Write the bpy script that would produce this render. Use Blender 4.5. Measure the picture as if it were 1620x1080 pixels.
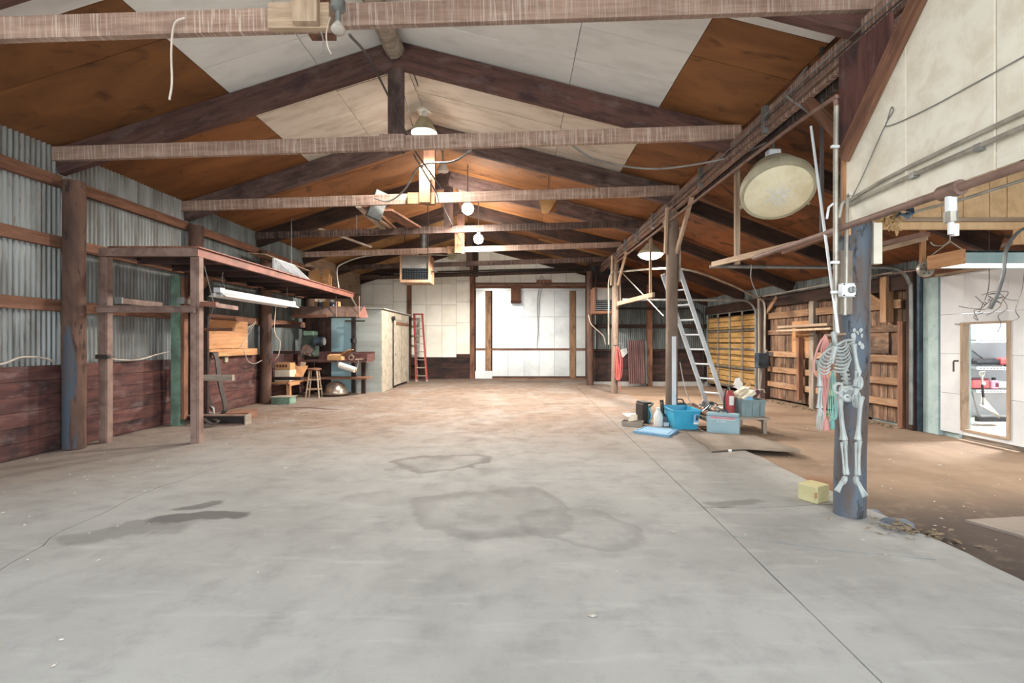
import bpy, bmesh, math, random
from mathutils import Vector, Matrix, noise as mnoise
random.seed(7)
V = Vector
for o in list(bpy.data.objects): bpy.data.objects.remove(o)
scene = bpy.context.scene
COL = scene.collection

# ------------------------------------------------------------------ camera, sky, sun, exposure
cam_d = bpy.data.cameras.new('camera'); cam = bpy.data.objects.new('camera', cam_d); COL.objects.link(cam)
cam.location = (0, 0, 1.4); cam.rotation_euler = (math.pi/2, 0, 0)
cam_d.sensor_width = 36; cam_d.lens = 768/1620*36
cam_d.shift_x = -9/1620; cam_d.shift_y = 1/1620; cam_d.clip_start = 0.02
scene.camera = cam
world = bpy.data.worlds.new('sky'); scene.world = world; world.use_nodes = True
bg = world.node_tree.nodes['Background']
bg.inputs[0].default_value = (0.86, 0.94, 1.0, 1); bg.inputs[1].default_value = 3.5
sun_d = bpy.data.lights.new('sun', 'SUN'); sun = bpy.data.objects.new('sun', sun_d); COL.objects.link(sun)
sun_d.energy = 8.0; sun_d.angle = 0.01; sun_d.color = (1, 0.97, 0.92)
sun.rotation_euler = (math.radians(-22), math.radians(10), 0)      # high sun behind the building: lights only the apron outside the open end
scene.view_settings.view_transform = 'Standard'; scene.view_settings.look = 'None'
scene.view_settings.gamma = 1.0; scene.view_settings.use_curve_mapping = False
scene.view_settings.exposure = 0.55

# ------------------------------------------------------------------ helpers
W = {}
def C(h):
    h = h.lstrip('#'); r = [int(h[i:i+2], 16)/255 for i in (0, 2, 4)]
    return tuple(((c/12.92) if c <= .04045 else ((c+.055)/1.055)**2.4) for c in r)
def P(x, y, Y): return V(((x-819)*Y/768, Y, 1.4+(541-y)*Y/768))
def link(name, data, parent=None, M=None, mat=None):
    o = bpy.data.objects.new(name, data); COL.objects.link(o)
    M = M if M is not None else Matrix.Identity(4)
    if mat is not None and data is not None and len(data.materials) == 0: data.materials.append(mat)
    if parent is not None:
        o.parent = parent; o.matrix_parent_inverse = W[parent.name].inverted()
    o.matrix_basis = M; W[o.name] = M.copy()
    return o
def tag(o, label, cat, group=None):
    o['label'] = label; o['category'] = cat
    if group: o['group'] = group
    return o
def thing(name, label, cat, loc=(0, 0, 0), group=None):
    o = link(name, None, None, Matrix.Translation(V(loc))); o.empty_display_size = .1
    return tag(o, label, cat, group)
def struct(name, loc=(0, 0, 0)):
    o = link(name, None, None, Matrix.Translation(V(loc))); o['kind'] = 'structure'; return o
def smooth(me, ang=0.7):
    for p in me.polygons: p.use_smooth = True
    me.set_sharp_from_angle(angle=ang)
def mesh(name, vs, fs, mat, parent=None, M=None, sm=False):
    me = bpy.data.meshes.new(name); me.from_pydata([tuple(v) for v in vs], [], fs); me.update()
    if sm: smooth(me)
    return link(name, me, parent, M, mat)
BOXC = {}
def boxmesh(lx, ly, lz, mat, bev=0.0):
    k = (round(lx, 3), round(ly, 3), round(lz, 3), mat.name, bev)
    if k in BOXC: return BOXC[k]
    bm = bmesh.new(); bmesh.ops.create_cube(bm, size=1)
    bmesh.ops.scale(bm, vec=(lx, ly, lz), verts=bm.verts)
    if bev > 0: bmesh.ops.bevel(bm, geom=bm.edges[:], offset=bev, segments=1, affect='EDGES')
    me = bpy.data.meshes.new('box'); bm.to_mesh(me); bm.free(); me.materials.append(mat)
    BOXC[k] = me; return me
def rotz(a): return Matrix.Rotation(a, 4, 'Z')
def frame(o, x, y=None, z=None):
    """matrix with origin o, local X along x; local Z as close to z as it can be"""
    x = V(x).normalized(); z = V(z if z is not None else (0, 0, 1))
    if abs(x.dot(z.normalized())) > .98: z = V((0, 1, 0))
    y = z.cross(x).normalized(); z = x.cross(y)
    m = Matrix.Identity(4)
    for i in range(3): m[i][0] = x[i]; m[i][1] = y[i]; m[i][2] = z[i]; m[i][3] = o[i]
    return m
def box(name, c, s, mat, parent=None, rz=0, bev=0.0, M=None):
    """box centred on c; grain (local X) along its longest side"""
    s = list(s); R = M if M is not None else Matrix.Translation(V(c)) @ rotz(rz)
    if s[2] >= s[0] and s[2] >= s[1]:
        R = R @ Matrix.Rotation(math.pi/2, 4, 'Y'); s = [s[2], s[1], s[0]]
    elif s[1] > s[0]:
        R = R @ rotz(math.pi/2); s = [s[1], s[0], s[2]]
    return link(name, boxmesh(s[0], s[1], s[2], mat, bev), parent, R)
def bx(name, x0, x1, y0, y1, z0, z1, mat, parent=None, bev=0.0):
    return box(name, ((x0+x1)/2, (y0+y1)/2, (z0+z1)/2), (abs(x1-x0), abs(y1-y0), abs(z1-z0)), mat, parent, 0, bev)
def board(name, a, b, w, t, mat, parent=None, up=(0, 0, 1), bev=0.0):
    """plank from a to b: w across (sideways), t along up"""
    a = V(a); b = V(b); L = (b-a).length
    return link(name, boxmesh(L, w, t, mat, bev), parent, frame((a+b)/2, b-a, None, up))
def ring(c, ax, r, n, ph=0):
    ax = V(ax).normalized(); u = ax.orthogonal().normalized(); v = ax.cross(u)
    return [c+u*(r*math.cos(ph+2*math.pi*i/n))+v*(r*math.sin(ph+2*math.pi*i/n)) for i in range(n)]
def cyl(name, a, b, r, mat, parent=None, r2=None, n=14, wob=0, seg=1):
    a = V(a); b = V(b); L = (b-a).length; r2 = r if r2 is None else r2
    vs, fs = [], []
    for s in range(seg+1):
        t = s/seg; rr = r+(r2-r)*t
        for i in range(n):
            an = 2*math.pi*i/n
            k = 1+(wob*mnoise.noise(V((math.cos(an)*1.3, math.sin(an)*1.3, t*L*1.1+a.x*3+a.y)))) if wob else 1
            vs.append((rr*k*math.cos(an), rr*k*math.sin(an), t*L))
    for s in range(seg):
        for i in range(n):
            j = (i+1) % n; fs.append((s*n+i, s*n+j, (s+1)*n+j, (s+1)*n+i))
    fs.append(tuple(range(n-1, -1, -1))); fs.append(tuple(seg*n+i for i in range(n)))
    d = (b-a).normalized(); q = V((0, 0, 1)).rotation_difference(d).to_matrix().to_4x4()
    return mesh(name, vs, fs, mat, parent, Matrix.Translation(a) @ q, True)
def spline(pts, n=6):
    pts = [V(p) for p in pts]
    if len(pts) < 3: return pts
    out = []; p = [pts[0]*2-pts[1]]+pts+[pts[-1]*2-pts[-2]]
    for i in range(1, len(p)-2):
        for k in range(n):
            t = k/n; a, b, c, d = p[i-1], p[i], p[i+1], p[i+2]
            out.append(.5*((2*b)+(c-a)*t+(2*a-5*b+4*c-d)*t*t+(3*b-a-3*c+d)*t**3))
    out.append(pts[-1]); return out
def sweep(pts, r, n=6):
    """verts, faces of a round tube along pts; r number or list"""
    vs, fs = [], []; m = len(pts); u = None
    for i, p in enumerate(pts):
        d = (pts[min(i+1, m-1)]-pts[max(i-1, 0)])
        d = d.normalized() if d.length > 1e-9 else V((0, 0, 1))
        if u is None: u = d.orthogonal().normalized()
        u = (u-d*u.dot(d)); u = u.normalized() if u.length > 1e-6 else d.orthogonal().normalized()
        v = d.cross(u); rr = r[i] if isinstance(r, (list, tuple)) else r
        for k in range(n):
            an = 2*math.pi*k/n; vs.append(p+u*(rr*math.cos(an))+v*(rr*math.sin(an)))
    for i in range(m-1):
        for k in range(n):
            j = (k+1) % n; fs.append((i*n+k, i*n+j, (i+1)*n+j, (i+1)*n+k))
    fs.append(tuple(range(n-1, -1, -1))); fs.append(tuple((m-1)*n+k for k in range(n)))
    return vs, fs
def tube(name, pts, r, mat, parent=None, n=6, curve=True, k=6):
    pts = spline(pts, k) if curve else [V(p) for p in pts]
    vs, fs = sweep(pts, r, n)
    o0 = pts[0].copy(); vs = [v-o0 for v in vs]
    return mesh(name, vs, fs, mat, parent, Matrix.Translation(o0), True)
def lathe(name, prof, mat, parent=None, M=None, n=24, solid=False):
    vs, fs = [], []
    for r, z in prof:
        for i in range(n):
            a = 2*math.pi*i/n; vs.append((max(r, 1e-4)*math.cos(a), max(r, 1e-4)*math.sin(a), z))
    for s in range(len(prof)-1):
        for i in range(n):
            j = (i+1) % n; fs.append((s*n+i, s*n+j, (s+1)*n+j, (s+1)*n+i))
    if solid:
        fs.append(tuple(range(n-1, -1, -1))); fs.append(tuple((len(prof)-1)*n+i for i in range(n)))
    return mesh(name, vs, fs, mat, parent, M, True)
def prism(name, poly, z0, z1, mat, parent=None, M=None):
    """extrude a 2-D polygon (local XY) from z0 to z1"""
    n = len(poly)
    vs = [(p[0], p[1], z0) for p in poly]+[(p[0], p[1], z1) for p in poly]
    fs = [tuple(range(n-1, -1, -1)), tuple(range(n, 2*n))]+[(i, (i+1) % n, n+(i+1) % n, n+i) for i in range(n)]
    return mesh(name, vs, fs, mat, parent, M)
def plate(name, pts, th, mat, parent=None):
    """thin sheet through 3-D corner points with thickness th"""
    pts = [V(p) for p in pts]; nrm = (pts[1]-pts[0]).cross(pts[2]-pts[0]).normalized()
    x = (pts[1]-pts[0]).normalized(); y = nrm.cross(x); M = Matrix.Identity(4)
    for i in range(3): M[i][0] = x[i]; M[i][1] = y[i]; M[i][2] = nrm[i]; M[i][3] = pts[0][i]
    return prism(name, [((p-pts[0]).dot(x), (p-pts[0]).dot(y)) for p in pts], -th/2, th/2, mat, parent, M)
def join_parts(lst):
    vs, fs = [], []
    for v, f in lst:
        k = len(vs); vs += list(v); fs += [tuple(i+k for i in q) for q in f]
    return vs, fs
def boxvf(c, s):
    x, y, z = c; a, b, d = s[0]/2, s[1]/2, s[2]/2
    vs = [(x+i*a, y+j*b, z+k*d) for i in (-1, 1) for j in (-1, 1) for k in (-1, 1)]
    return vs, [(0, 1, 3, 2), (4, 6, 7, 5), (0, 4, 5, 1), (2, 3, 7, 6), (0, 2, 6, 4), (1, 5, 7, 3)]

# ------------------------------------------------------------------ materials
class NT:
    def __init__(s, name):
        s.m = bpy.data.materials.new(name); s.m.use_nodes = True; s.t = s.m.node_tree; s.n = s.t.nodes
        s.b = s.n['Principled BSDF']
    def new(s, t, **kw):
        o = s.n.new(t)
        for k, v in kw.items(): setattr(o, k, v)
        return o
    def l(s, a, b): s.t.links.new(a, b)
    def val(s, inp, v):
        if hasattr(v, 'is_linked') or hasattr(v, 'links'): s.l(v, inp)
        else: inp.default_value = v
    def math(s, op, a, b=0.0, clamp=False):
        o = s.new('ShaderNodeMath', operation=op, use_clamp=clamp); s.val(o.inputs[0], a); s.val(o.inputs[1], b); return o.outputs[0]
    def mix(s, f, a, b, mode='MIX'):
        o = s.new('ShaderNodeMix', data_type='RGBA', blend_type=mode)
        s.val(o.inputs[0], f)
        for i, c in ((6, a), (7, b)):
            if isinstance(c, tuple): o.inputs[i].default_value = (c[0], c[1], c[2], 1)
            else: s.l(c, o.inputs[i])
        return o.outputs[2]
    def ramp(s, f, lo, hi, a=0.0, b=1.0):
        o = s.new('ShaderNodeMapRange'); o.interpolation_type = 'SMOOTHSTEP'
        s.val(o.inputs[0], f); o.inputs[1].default_value = lo; o.inputs[2].default_value = hi
        o.inputs[3].default_value = a; o.inputs[4].default_value = b; return o.outputs[0]
    def coords(s, scale=(1, 1, 1), rnd=True, obj=True):
        tc = s.new('ShaderNodeTexCoord'); mp = s.new('ShaderNodeMapping'); mp.inputs['Scale'].default_value = scale
        s.l(tc.outputs['Object'], mp.inputs['Vector'])
        if rnd:
            oi = s.new('ShaderNodeObjectInfo'); cb = s.new('ShaderNodeCombineXYZ')
            for i, k in enumerate((37.0, 53.0, 71.0)): s.l(s.math('MULTIPLY', oi.outputs['Random'], k), cb.inputs[i])
            s.l(cb.outputs[0], mp.inputs['Location'])
        return mp.outputs[0]
    def noise(s, vec, scale=1.0, detail=4.0, rough=.55, dist=0.0):
        o = s.new('ShaderNodeTexNoise'); s.l(vec, o.inputs['Vector']); o.inputs['Scale'].default_value = scale
        o.inputs['Detail'].default_value = detail; o.inputs['Roughness'].default_value = rough; o.inputs['Distortion'].default_value = dist
        return o.outputs['Fac']
    def bump(s, h, st=.3, d=.01):
        o = s.new('ShaderNodeBump'); o.inputs['Strength'].default_value = st; o.inputs['Distance'].default_value = d
        s.l(h, o.inputs['Height']); s.l(o.outputs[0], s.b.inputs['Normal'])
    def rnd(s): return s.new('ShaderNodeObjectInfo').outputs['Random']
    def done(s, col, rough=.8, metal=0.0):
        if isinstance(col, tuple): s.b.inputs['Base Color'].default_value = (*col, 1)
        else: s.l(col, s.b.inputs['Base Color'])
        s.val(s.b.inputs['Roughness'], rough); s.b.inputs['Metallic'].default_value = metal
        return s.m
def wood(name, a, b, spot=None, spot_lo=.58, grain=9.0, rough=.85, var=.35, drip=None, dust=None):
    t = NT(name); A, B = C(a), C(b)
    v = t.coords((1.0, grain, grain)); g = t.noise(v, 1.6, 6, .6, .4)
    fine = t.noise(t.coords((3.0, 60, 60)), 1.0, 3, .6)
    col = t.mix(t.ramp(g, .3, .7), A, B)
    col = t.mix(t.ramp(fine, .4, .75, 0, .35), col, tuple(c*.45 for c in A))
    if spot:
        big = t.noise(t.coords((1, 2.2, 2.2)), 1.7, 4, .6, .3)
        col = t.mix(t.ramp(big, spot_lo-.08, spot_lo+.12, 0, .8), col, C(spot))
    if dust:
        d = t.noise(t.coords((1.3, 3, 3)), 2.0, 5, .65)
        col = t.mix(t.ramp(d, .5, .75, 0, .55), col, C(dust))
    if drip:
        d = t.noise(t.coords((75, 2, 2.0)), 1.0, 3, .6, .6); d2 = t.noise(t.coords((1.1, .5, .5)), 1.0, 2)
        m = t.math('MULTIPLY', t.ramp(d, .50, .62), t.ramp(d2, .28, .6, .25, .95))
        col = t.mix(t.math('MULTIPLY', m, .6), col, C(drip))
    vv = t.math('ADD', t.math('MULTIPLY', t.rnd(), var), 1-var/2)
    hs = t.new('ShaderNodeHueSaturation'); t.l(col, hs.inputs['Color']); t.l(vv, hs.inputs['Value'])
    t.bump(fine, .25, .004)
    return t.done(hs.outputs[0], rough)
def paint(name, a, b=None, sc=2.0, rough=.6, metal=0.0, var=.12, spot=None, spot_lo=.62, stretch=(1, 1, 1), bump=.1, lo=.35, hi=.7):
    t = NT(name); A = C(a); B = C(b) if b else tuple(c*.75 for c in A)
    n = t.noise(t.coords(stretch), sc, 5, .62, .3); col = t.mix(t.ramp(n, lo, hi), A, B)
    if spot:
        n2 = t.noise(t.coords(stretch), sc*3.1, 4, .7, .6); col = t.mix(t.ramp(n2, spot_lo, spot_lo+.1, 0, .85), col, C(spot))
    vv = t.math('ADD', t.math('MULTIPLY', t.rnd(), var), 1-var/2)
    hs = t.new('ShaderNodeHueSaturation'); t.l(col, hs.inputs['Color']); t.l(vv, hs.inputs['Value'])
    if bump: t.bump(t.noise(t.coords(), 25, 3), bump, .005)
    return t.done(hs.outputs[0], rough, metal)
def glow(name, col, st):
    t = NT(name); t.done(col, .4); t.b.inputs['Emission Color'].default_value = (*col, 1); t.b.inputs['Emission Strength'].default_value = st; return t.m
M = {}
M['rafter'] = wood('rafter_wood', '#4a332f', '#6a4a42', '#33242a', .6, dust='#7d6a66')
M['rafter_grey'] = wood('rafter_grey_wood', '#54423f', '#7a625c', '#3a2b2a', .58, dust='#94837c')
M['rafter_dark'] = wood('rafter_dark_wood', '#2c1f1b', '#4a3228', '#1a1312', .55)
M['chord'] = wood('chord_wood', '#8a6f62', '#ad9182', '#695248', .64, drip='#d3c4b7')
M['chord_dark'] = wood('chord_dark_wood', '#3f302d', '#5f4940', '#251c1c', .55, drip='#8d7f78')
M['girder'] = wood('girder_wood', '#6a5045', '#927466', '#46332e', .6, drip='#c9b8ab')
M['girder_dark'] = wood('girder_dark_wood', '#2a201d', '#463530', '#151111', .55, drip='#7d736c')
M['brown'] = wood('brown_wood', '#6e4a38', '#8f6650', '#49302a', .6)
M['orange_wood'] = wood('fresh_pine_wood', '#b5835a', '#cf9d72', '#94663f', .62)
M['tan_wood'] = wood('tan_wood', '#9c8570', '#bda68e', '#7d6855', .62)
M['grey_wood'] = wood('grey_weathered_wood', '#8d8073', '#b0a597', '#6b5f55', .6)
M['barn'] = wood('barn_board', '#594336', '#917159', '#2e2420', .52, grain=14, var=.6, dust='#a58d78')
M['rail'] = wood('rail_board', '#8a684e', '#ad8a69', '#5b4333', .6, var=.35, dust='#a28f7d')
M['wainscot'] = wood('wainscot_plank', '#4a2c2b', '#6e4740', '#2a2124', .55, grain=7, var=.3, dust='#857371')
M['wainscot_dark'] = wood('dark_wainscot_plank', '#2f201e', '#4c322b', '#1a1516', .5, grain=7, var=.4)
M['log'] = paint('log_post', '#6d5144', '#42302a', 3.0, .85, spot='#261e1e', spot_lo=.57, stretch=(1, 1, .25), bump=.35)
M['log_blue'] = paint('worn_blue_log', '#5c504a', '#58636f', 2.6, .7, spot='#2a2423', spot_lo=.56, stretch=(1.5, 1.5, .5), bump=.35, lo=.42, hi=.6)
M['log_grey'] = paint('weathered_grey_log', '#8d7b6d', '#66554a', 3.0, .85, spot='#3f332d', spot_lo=.62, stretch=(1, 1, .25), bump=.35)
M['worn_blue'] = paint('blue_black_scorch', '#454e59', '#574640', 3.0, .7, spot='#1f2126', spot_lo=.58, stretch=(1.5, 1.5, .5), bump=.3)
M['green_post'] = paint('green_painted_post', '#7fa08d', '#5b6e60', 3.0, .7, spot='#6b4a36', spot_lo=.6)
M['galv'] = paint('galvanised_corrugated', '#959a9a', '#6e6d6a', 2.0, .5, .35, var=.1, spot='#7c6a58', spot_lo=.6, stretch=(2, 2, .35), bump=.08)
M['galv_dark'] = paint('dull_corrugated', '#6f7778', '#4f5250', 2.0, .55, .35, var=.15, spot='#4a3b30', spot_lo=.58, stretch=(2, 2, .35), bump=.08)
M['rust_corr'] = paint('rusty_corrugated', '#6a4a48', '#4a3335', 3.0, .65, .2, stretch=(3, 3, .4))
M['steel_rust'] = paint('rusty_brown_steel', '#957b70', '#6f574d', 4.0, .65, .1, var=.1, spot='#b0a29a', spot_lo=.66)
M['steel_red'] = paint('red_primer_steel', '#955f50', '#6f463c', 3.0, .6, .1, var=.1)
M['steel_grey'] = paint('grey_steel', '#8f9190', '#6e706f', 4.0, .45, .5, var=.1)
M['steel_dark'] = paint('dark_steel', '#3a3432', '#231f1e', 4.0, .6, .3)
M['fiber'] = None
def fiber():
    t = NT('brown_fibreboard'); v = t.coords((.7, 1.6, 1)); n = t.noise(v, 1.1, 5, .6, .8)
    col = t.mix(t.ramp(n, .3, .7), C('#8f5f36'), C('#71492a'))
    n2 = t.noise(t.coords((1, 1.6, 1)), 1.3, 3, .5, 1.6); col = t.mix(t.ramp(n2, .58, .74, 0, .75), col, C('#4a2d1a'))
    n3 = t.noise(t.coords(), 5.0, 2, .5, 1.0); col = t.mix(t.ramp(n3, .70, .76, 0, .5), col, C('#3b2417'))
    vv = t.math('ADD', t.math('MULTIPLY', t.rnd(), .22), .89)
    hs = t.new('ShaderNodeHueSaturation'); t.l(col, hs.inputs['Color']); t.l(vv, hs.inputs['Value'])
    t.bump(t.noise(t.coords(), 1.2, 2), .5, .05)
    return t.done(hs.outputs[0], .7)
M['fiber'] = fiber()
def fiber2():
    t = NT('dark_fibreboard'); v = t.coords((.7, 1.6, 1)); n = t.noise(v, 1.1, 5, .6, .8)
    col = t.mix(t.ramp(n, .3, .7), C('#8a5530'), C('#5e3a20'))
    n2 = t.noise(t.coords((1, 1.6, 1)), 1.6, 3, .5, 1.6); col = t.mix(t.ramp(n2, .52, .7, 0, .85), col, C('#2c1a12'))
    t.bump(t.noise(t.coords(), 1.2, 2), .5, .05)
    return t.done(col, .7)
M['fiber_dark'] = fiber2()
M['fiber_tan'] = paint('tan_plywood_ceiling', '#b08a5c', '#8b6238', 1.5, .75, spot='#5b3c22', spot_lo=.66)
def whitepanel(name, a, b, dots=True):
    t = NT(name); n = t.noise(t.coords((1, 2.5, 1)), 1.5, 5, .6, .3); col = t.mix(t.ramp(n, .4, .75), C(a), C(b))
    if dots:
        vo = t.new('ShaderNodeTexVoronoi'); vo.inputs['Scale'].default_value = 3.2; vo.inputs['Randomness'].default_value = .25
        t.l(t.coords((1, 1, .01), rnd=False), vo.inputs['Vector'])
        col = t.mix(t.ramp(vo.outputs['Distance'], .022, .03, .8, 0), col, C('#4a4643'))
    vv = t.math('ADD', t.math('MULTIPLY', t.rnd(), .06), .97)
    hs = t.new('ShaderNodeHueSaturation'); t.l(col, hs.inputs['Color']); t.l(vv, hs.inputs['Value'])
    return t.done(hs.outputs[0], .7)
M['white_panel'] = whitepanel('white_ceiling_board', '#ededea', '#dddcd8')
M['white_old'] = whitepanel('aged_white_ceiling_board', '#d9d3c8', '#b8ae9f')
M['back_white'] = paint('cream_wall_sheet', '#f4f2e8', '#e6e3d6', 1.2, .55, 0, .05, spot='#a89f8e', spot_lo=.72)
M['door_white'] = paint('white_sheet_metal', '#e2e5e4', '#c6cbcb', 1.0, .28, .25, .05, spot='#9aa09e', spot_lo=.7, bump=.05)
M['ply_white'] = paint('whitewashed_plywood', '#efeadb', '#dcd3bf', 1.6, .75, 0, .04, spot='#8f8670', spot_lo=.7, stretch=(3, 3, .5))
M['t111'] = paint('yellow_pine_siding', '#ecc99c', '#d8b285', 2.0, .75, 0, .1, stretch=(4, 4, .4))
M['door2_white'] = paint('white_painted_door', '#dfe1e4', '#c9cdd2', .8, .55, 0, .04, spot='#a9aaa6', spot_lo=.72)
M['cyan_grey'] = paint('blue_grey_painted_wood', '#a9bcbc', '#8ba3a3', 2.0, .7, 0, .08, spot='#6f7d78', spot_lo=.66, stretch=(2, 2, .3))
M['shed'] = paint('grey_painted_plywood', '#9aa09e', '#878b88', 1.4, .7, 0, .06, spot='#6b6a64', spot_lo=.66, stretch=(3, 3, .35))
M['shed_tan'] = paint('stained_beige_plywood', '#b4ab9b', '#93897a', 1.8, .7, 0, .06, spot='#6f6558', spot_lo=.66, stretch=(3, 3, .35))
M['shed_blue'] = paint('pale_blue_painted_plywood', '#8fb0bb', '#7f969b', 1.8, .65, 0, .04, spot='#4f5a5c', spot_lo=.68)
M['garage_wood'] = paint('yellow_varnished_wood', '#c09a62', '#9d7a4a', 2.5, .6, 0, .2, spot='#5e4526', spot_lo=.68, stretch=(1, 1, 4))
M['white_metal'] = paint('white_enamel', '#e2e6ea', '#cfd4d8', 2, .4)
M['aluminium'] = paint('aluminium', '#ccd3d8', '#b4bcc2', 3, .4, .2, bump=0)
M['chrome'] = paint('worn_chrome', '#c8beb2', '#a39585', 2, .25, .85, bump=0)
M['red_fiberglass'] = paint('red_fibreglass', '#a8433a', '#7d3530', 4, .55, spot='#c9b5aa', spot_lo=.66)
M['wire_dark'] = paint('dark_cable', '#4a4646', '#333031', 4, .6, bump=0)
M['wire_grey'] = paint('grey_cable', '#8d8b88', '#6f6c69', 4, .6, bump=0)
M['wire_white'] = paint('white_cable', '#d6cbc0', '#b3a698', 4, .6, bump=0)
M['conduit'] = paint('galvanised_conduit', '#b9b4a8', '#8f8a80', 4, .45, .4, bump=0)
M['pipe_brown'] = paint('brown_painted_pipe', '#8d7166', '#6d554c', 4, .6, .1)
M['pink_cord'] = paint('pink_cord', '#dfa19a', '#c98780', 3, .55, bump=0)
M['teal_cord'] = paint('teal_cord', '#8fc0b8', '#6ea39c', 3, .55, bump=0)
M['red_cord'] = paint('red_cord', '#c4625c', '#a34a46', 3, .55, bump=0)
M['bone'] = paint('pale_bone_plastic', '#b0b5b2', '#949a97', 6, .5, bump=.05)
M['blue_tote'] = paint('blue_plastic', '#3fa6c8', '#2f8fb3', 3, .4, bump=.03)
M['blue_lid'] = paint('dusty_blue_plastic', '#7aa6c4', '#5e93b8', 3, .5, bump=.03)
M['grey_plastic'] = paint('grey_green_plastic', '#7d9296', '#6b8085', 3, .5, bump=.03)
M['case_blue'] = paint('pale_blue_grey_case', '#97b4bd', '#8aa8b2', 3, .45, bump=.03)
M['cardboard'] = paint('cardboard', '#c79a6b', '#b08457', 3, .85)
M['cream_card'] = paint('cream_cardboard', '#d9d0bd', '#c4b9a4', 3, .85)
M['paper'] = paint('white_paper', '#ecebe6', '#dcdad2', 3, .85, bump=0)
M['black'] = paint('black_plastic', '#26282b', '#17181a', 3, .5, bump=.05)
M['black_rubber'] = paint('black_rubber_belt', '#4a423e', '#2e2927', 3, .7)
M['teal_plastic'] = paint('teal_plastic', '#3f7f7c', '#2c5a5a', 3, .5)
M['dark_green'] = paint('dark_green_metal', '#4d5a50', '#333b37', 3, .5, .2)
M['red_metal'] = paint('red_enamel', '#b5504e', '#8f3c3e', 3, .4)
M['pink'] = paint('pink_plastic', '#d8909a', '#c07a86', 3, .4)
M['maroon'] = paint('maroon_plastic', '#5a1f2c', '#431823', 3, .4)
M['sky_blue'] = paint('light_blue_plastic', '#86bbe0', '#6aa2cc', 3, .5)
M['tool_mix'] = paint('worn_tool_metal', '#8b8b90', '#5a5a60', 8, .5, .3)
M['yellow_foam'] = paint('yellow_foam', '#cfc79c', '#bcb183', 3, .8, spot='#b08a4f', spot_lo=.68)
M['insul'] = paint('tan_insulation', '#c9ab7e', '#a5885f', 8, .95)
M['rock'] = paint('grey_stone', '#7f8894', '#5d646e', 4, .8)
M['leaf'] = paint('dry_leaf', '#a08d72', '#6e5e4a', 6, .9, var=.6)
M['litter'] = paint('pale_litter', '#d5d0c5', '#a89f92', 6, .9, var=.4)
M['cream_lens'] = paint('cream_glass_lens', '#efe8cb', '#dcd2ae', 4, .2, bump=0)
M['fix_grey'] = paint('beige_grey_enamel', '#b3ad95', '#9b957e', 3, .4)
M['bulb'] = glow('lit_bulb', (1.0, .93, .82), 30)
M['tube_lit'] = glow('lit_tube', (1.0, .98, .80), 1.6)
M['bulb_off'] = paint('bulb_glass', '#cfc8bf', '#a39c94', 4, .15, bump=0)
M['heater'] = paint('tan_heater_case', '#a98a70', '#8b6f59', 2, .5)
M['heater_inside'] = paint('grey_heater_inside', '#82807c', '#66635f', 2, .6)
M['blue_dark'] = paint('blue_black_steel', '#4d5f6c', '#2f3b45', 4, .45, .3)
M['earth'] = None
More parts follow.
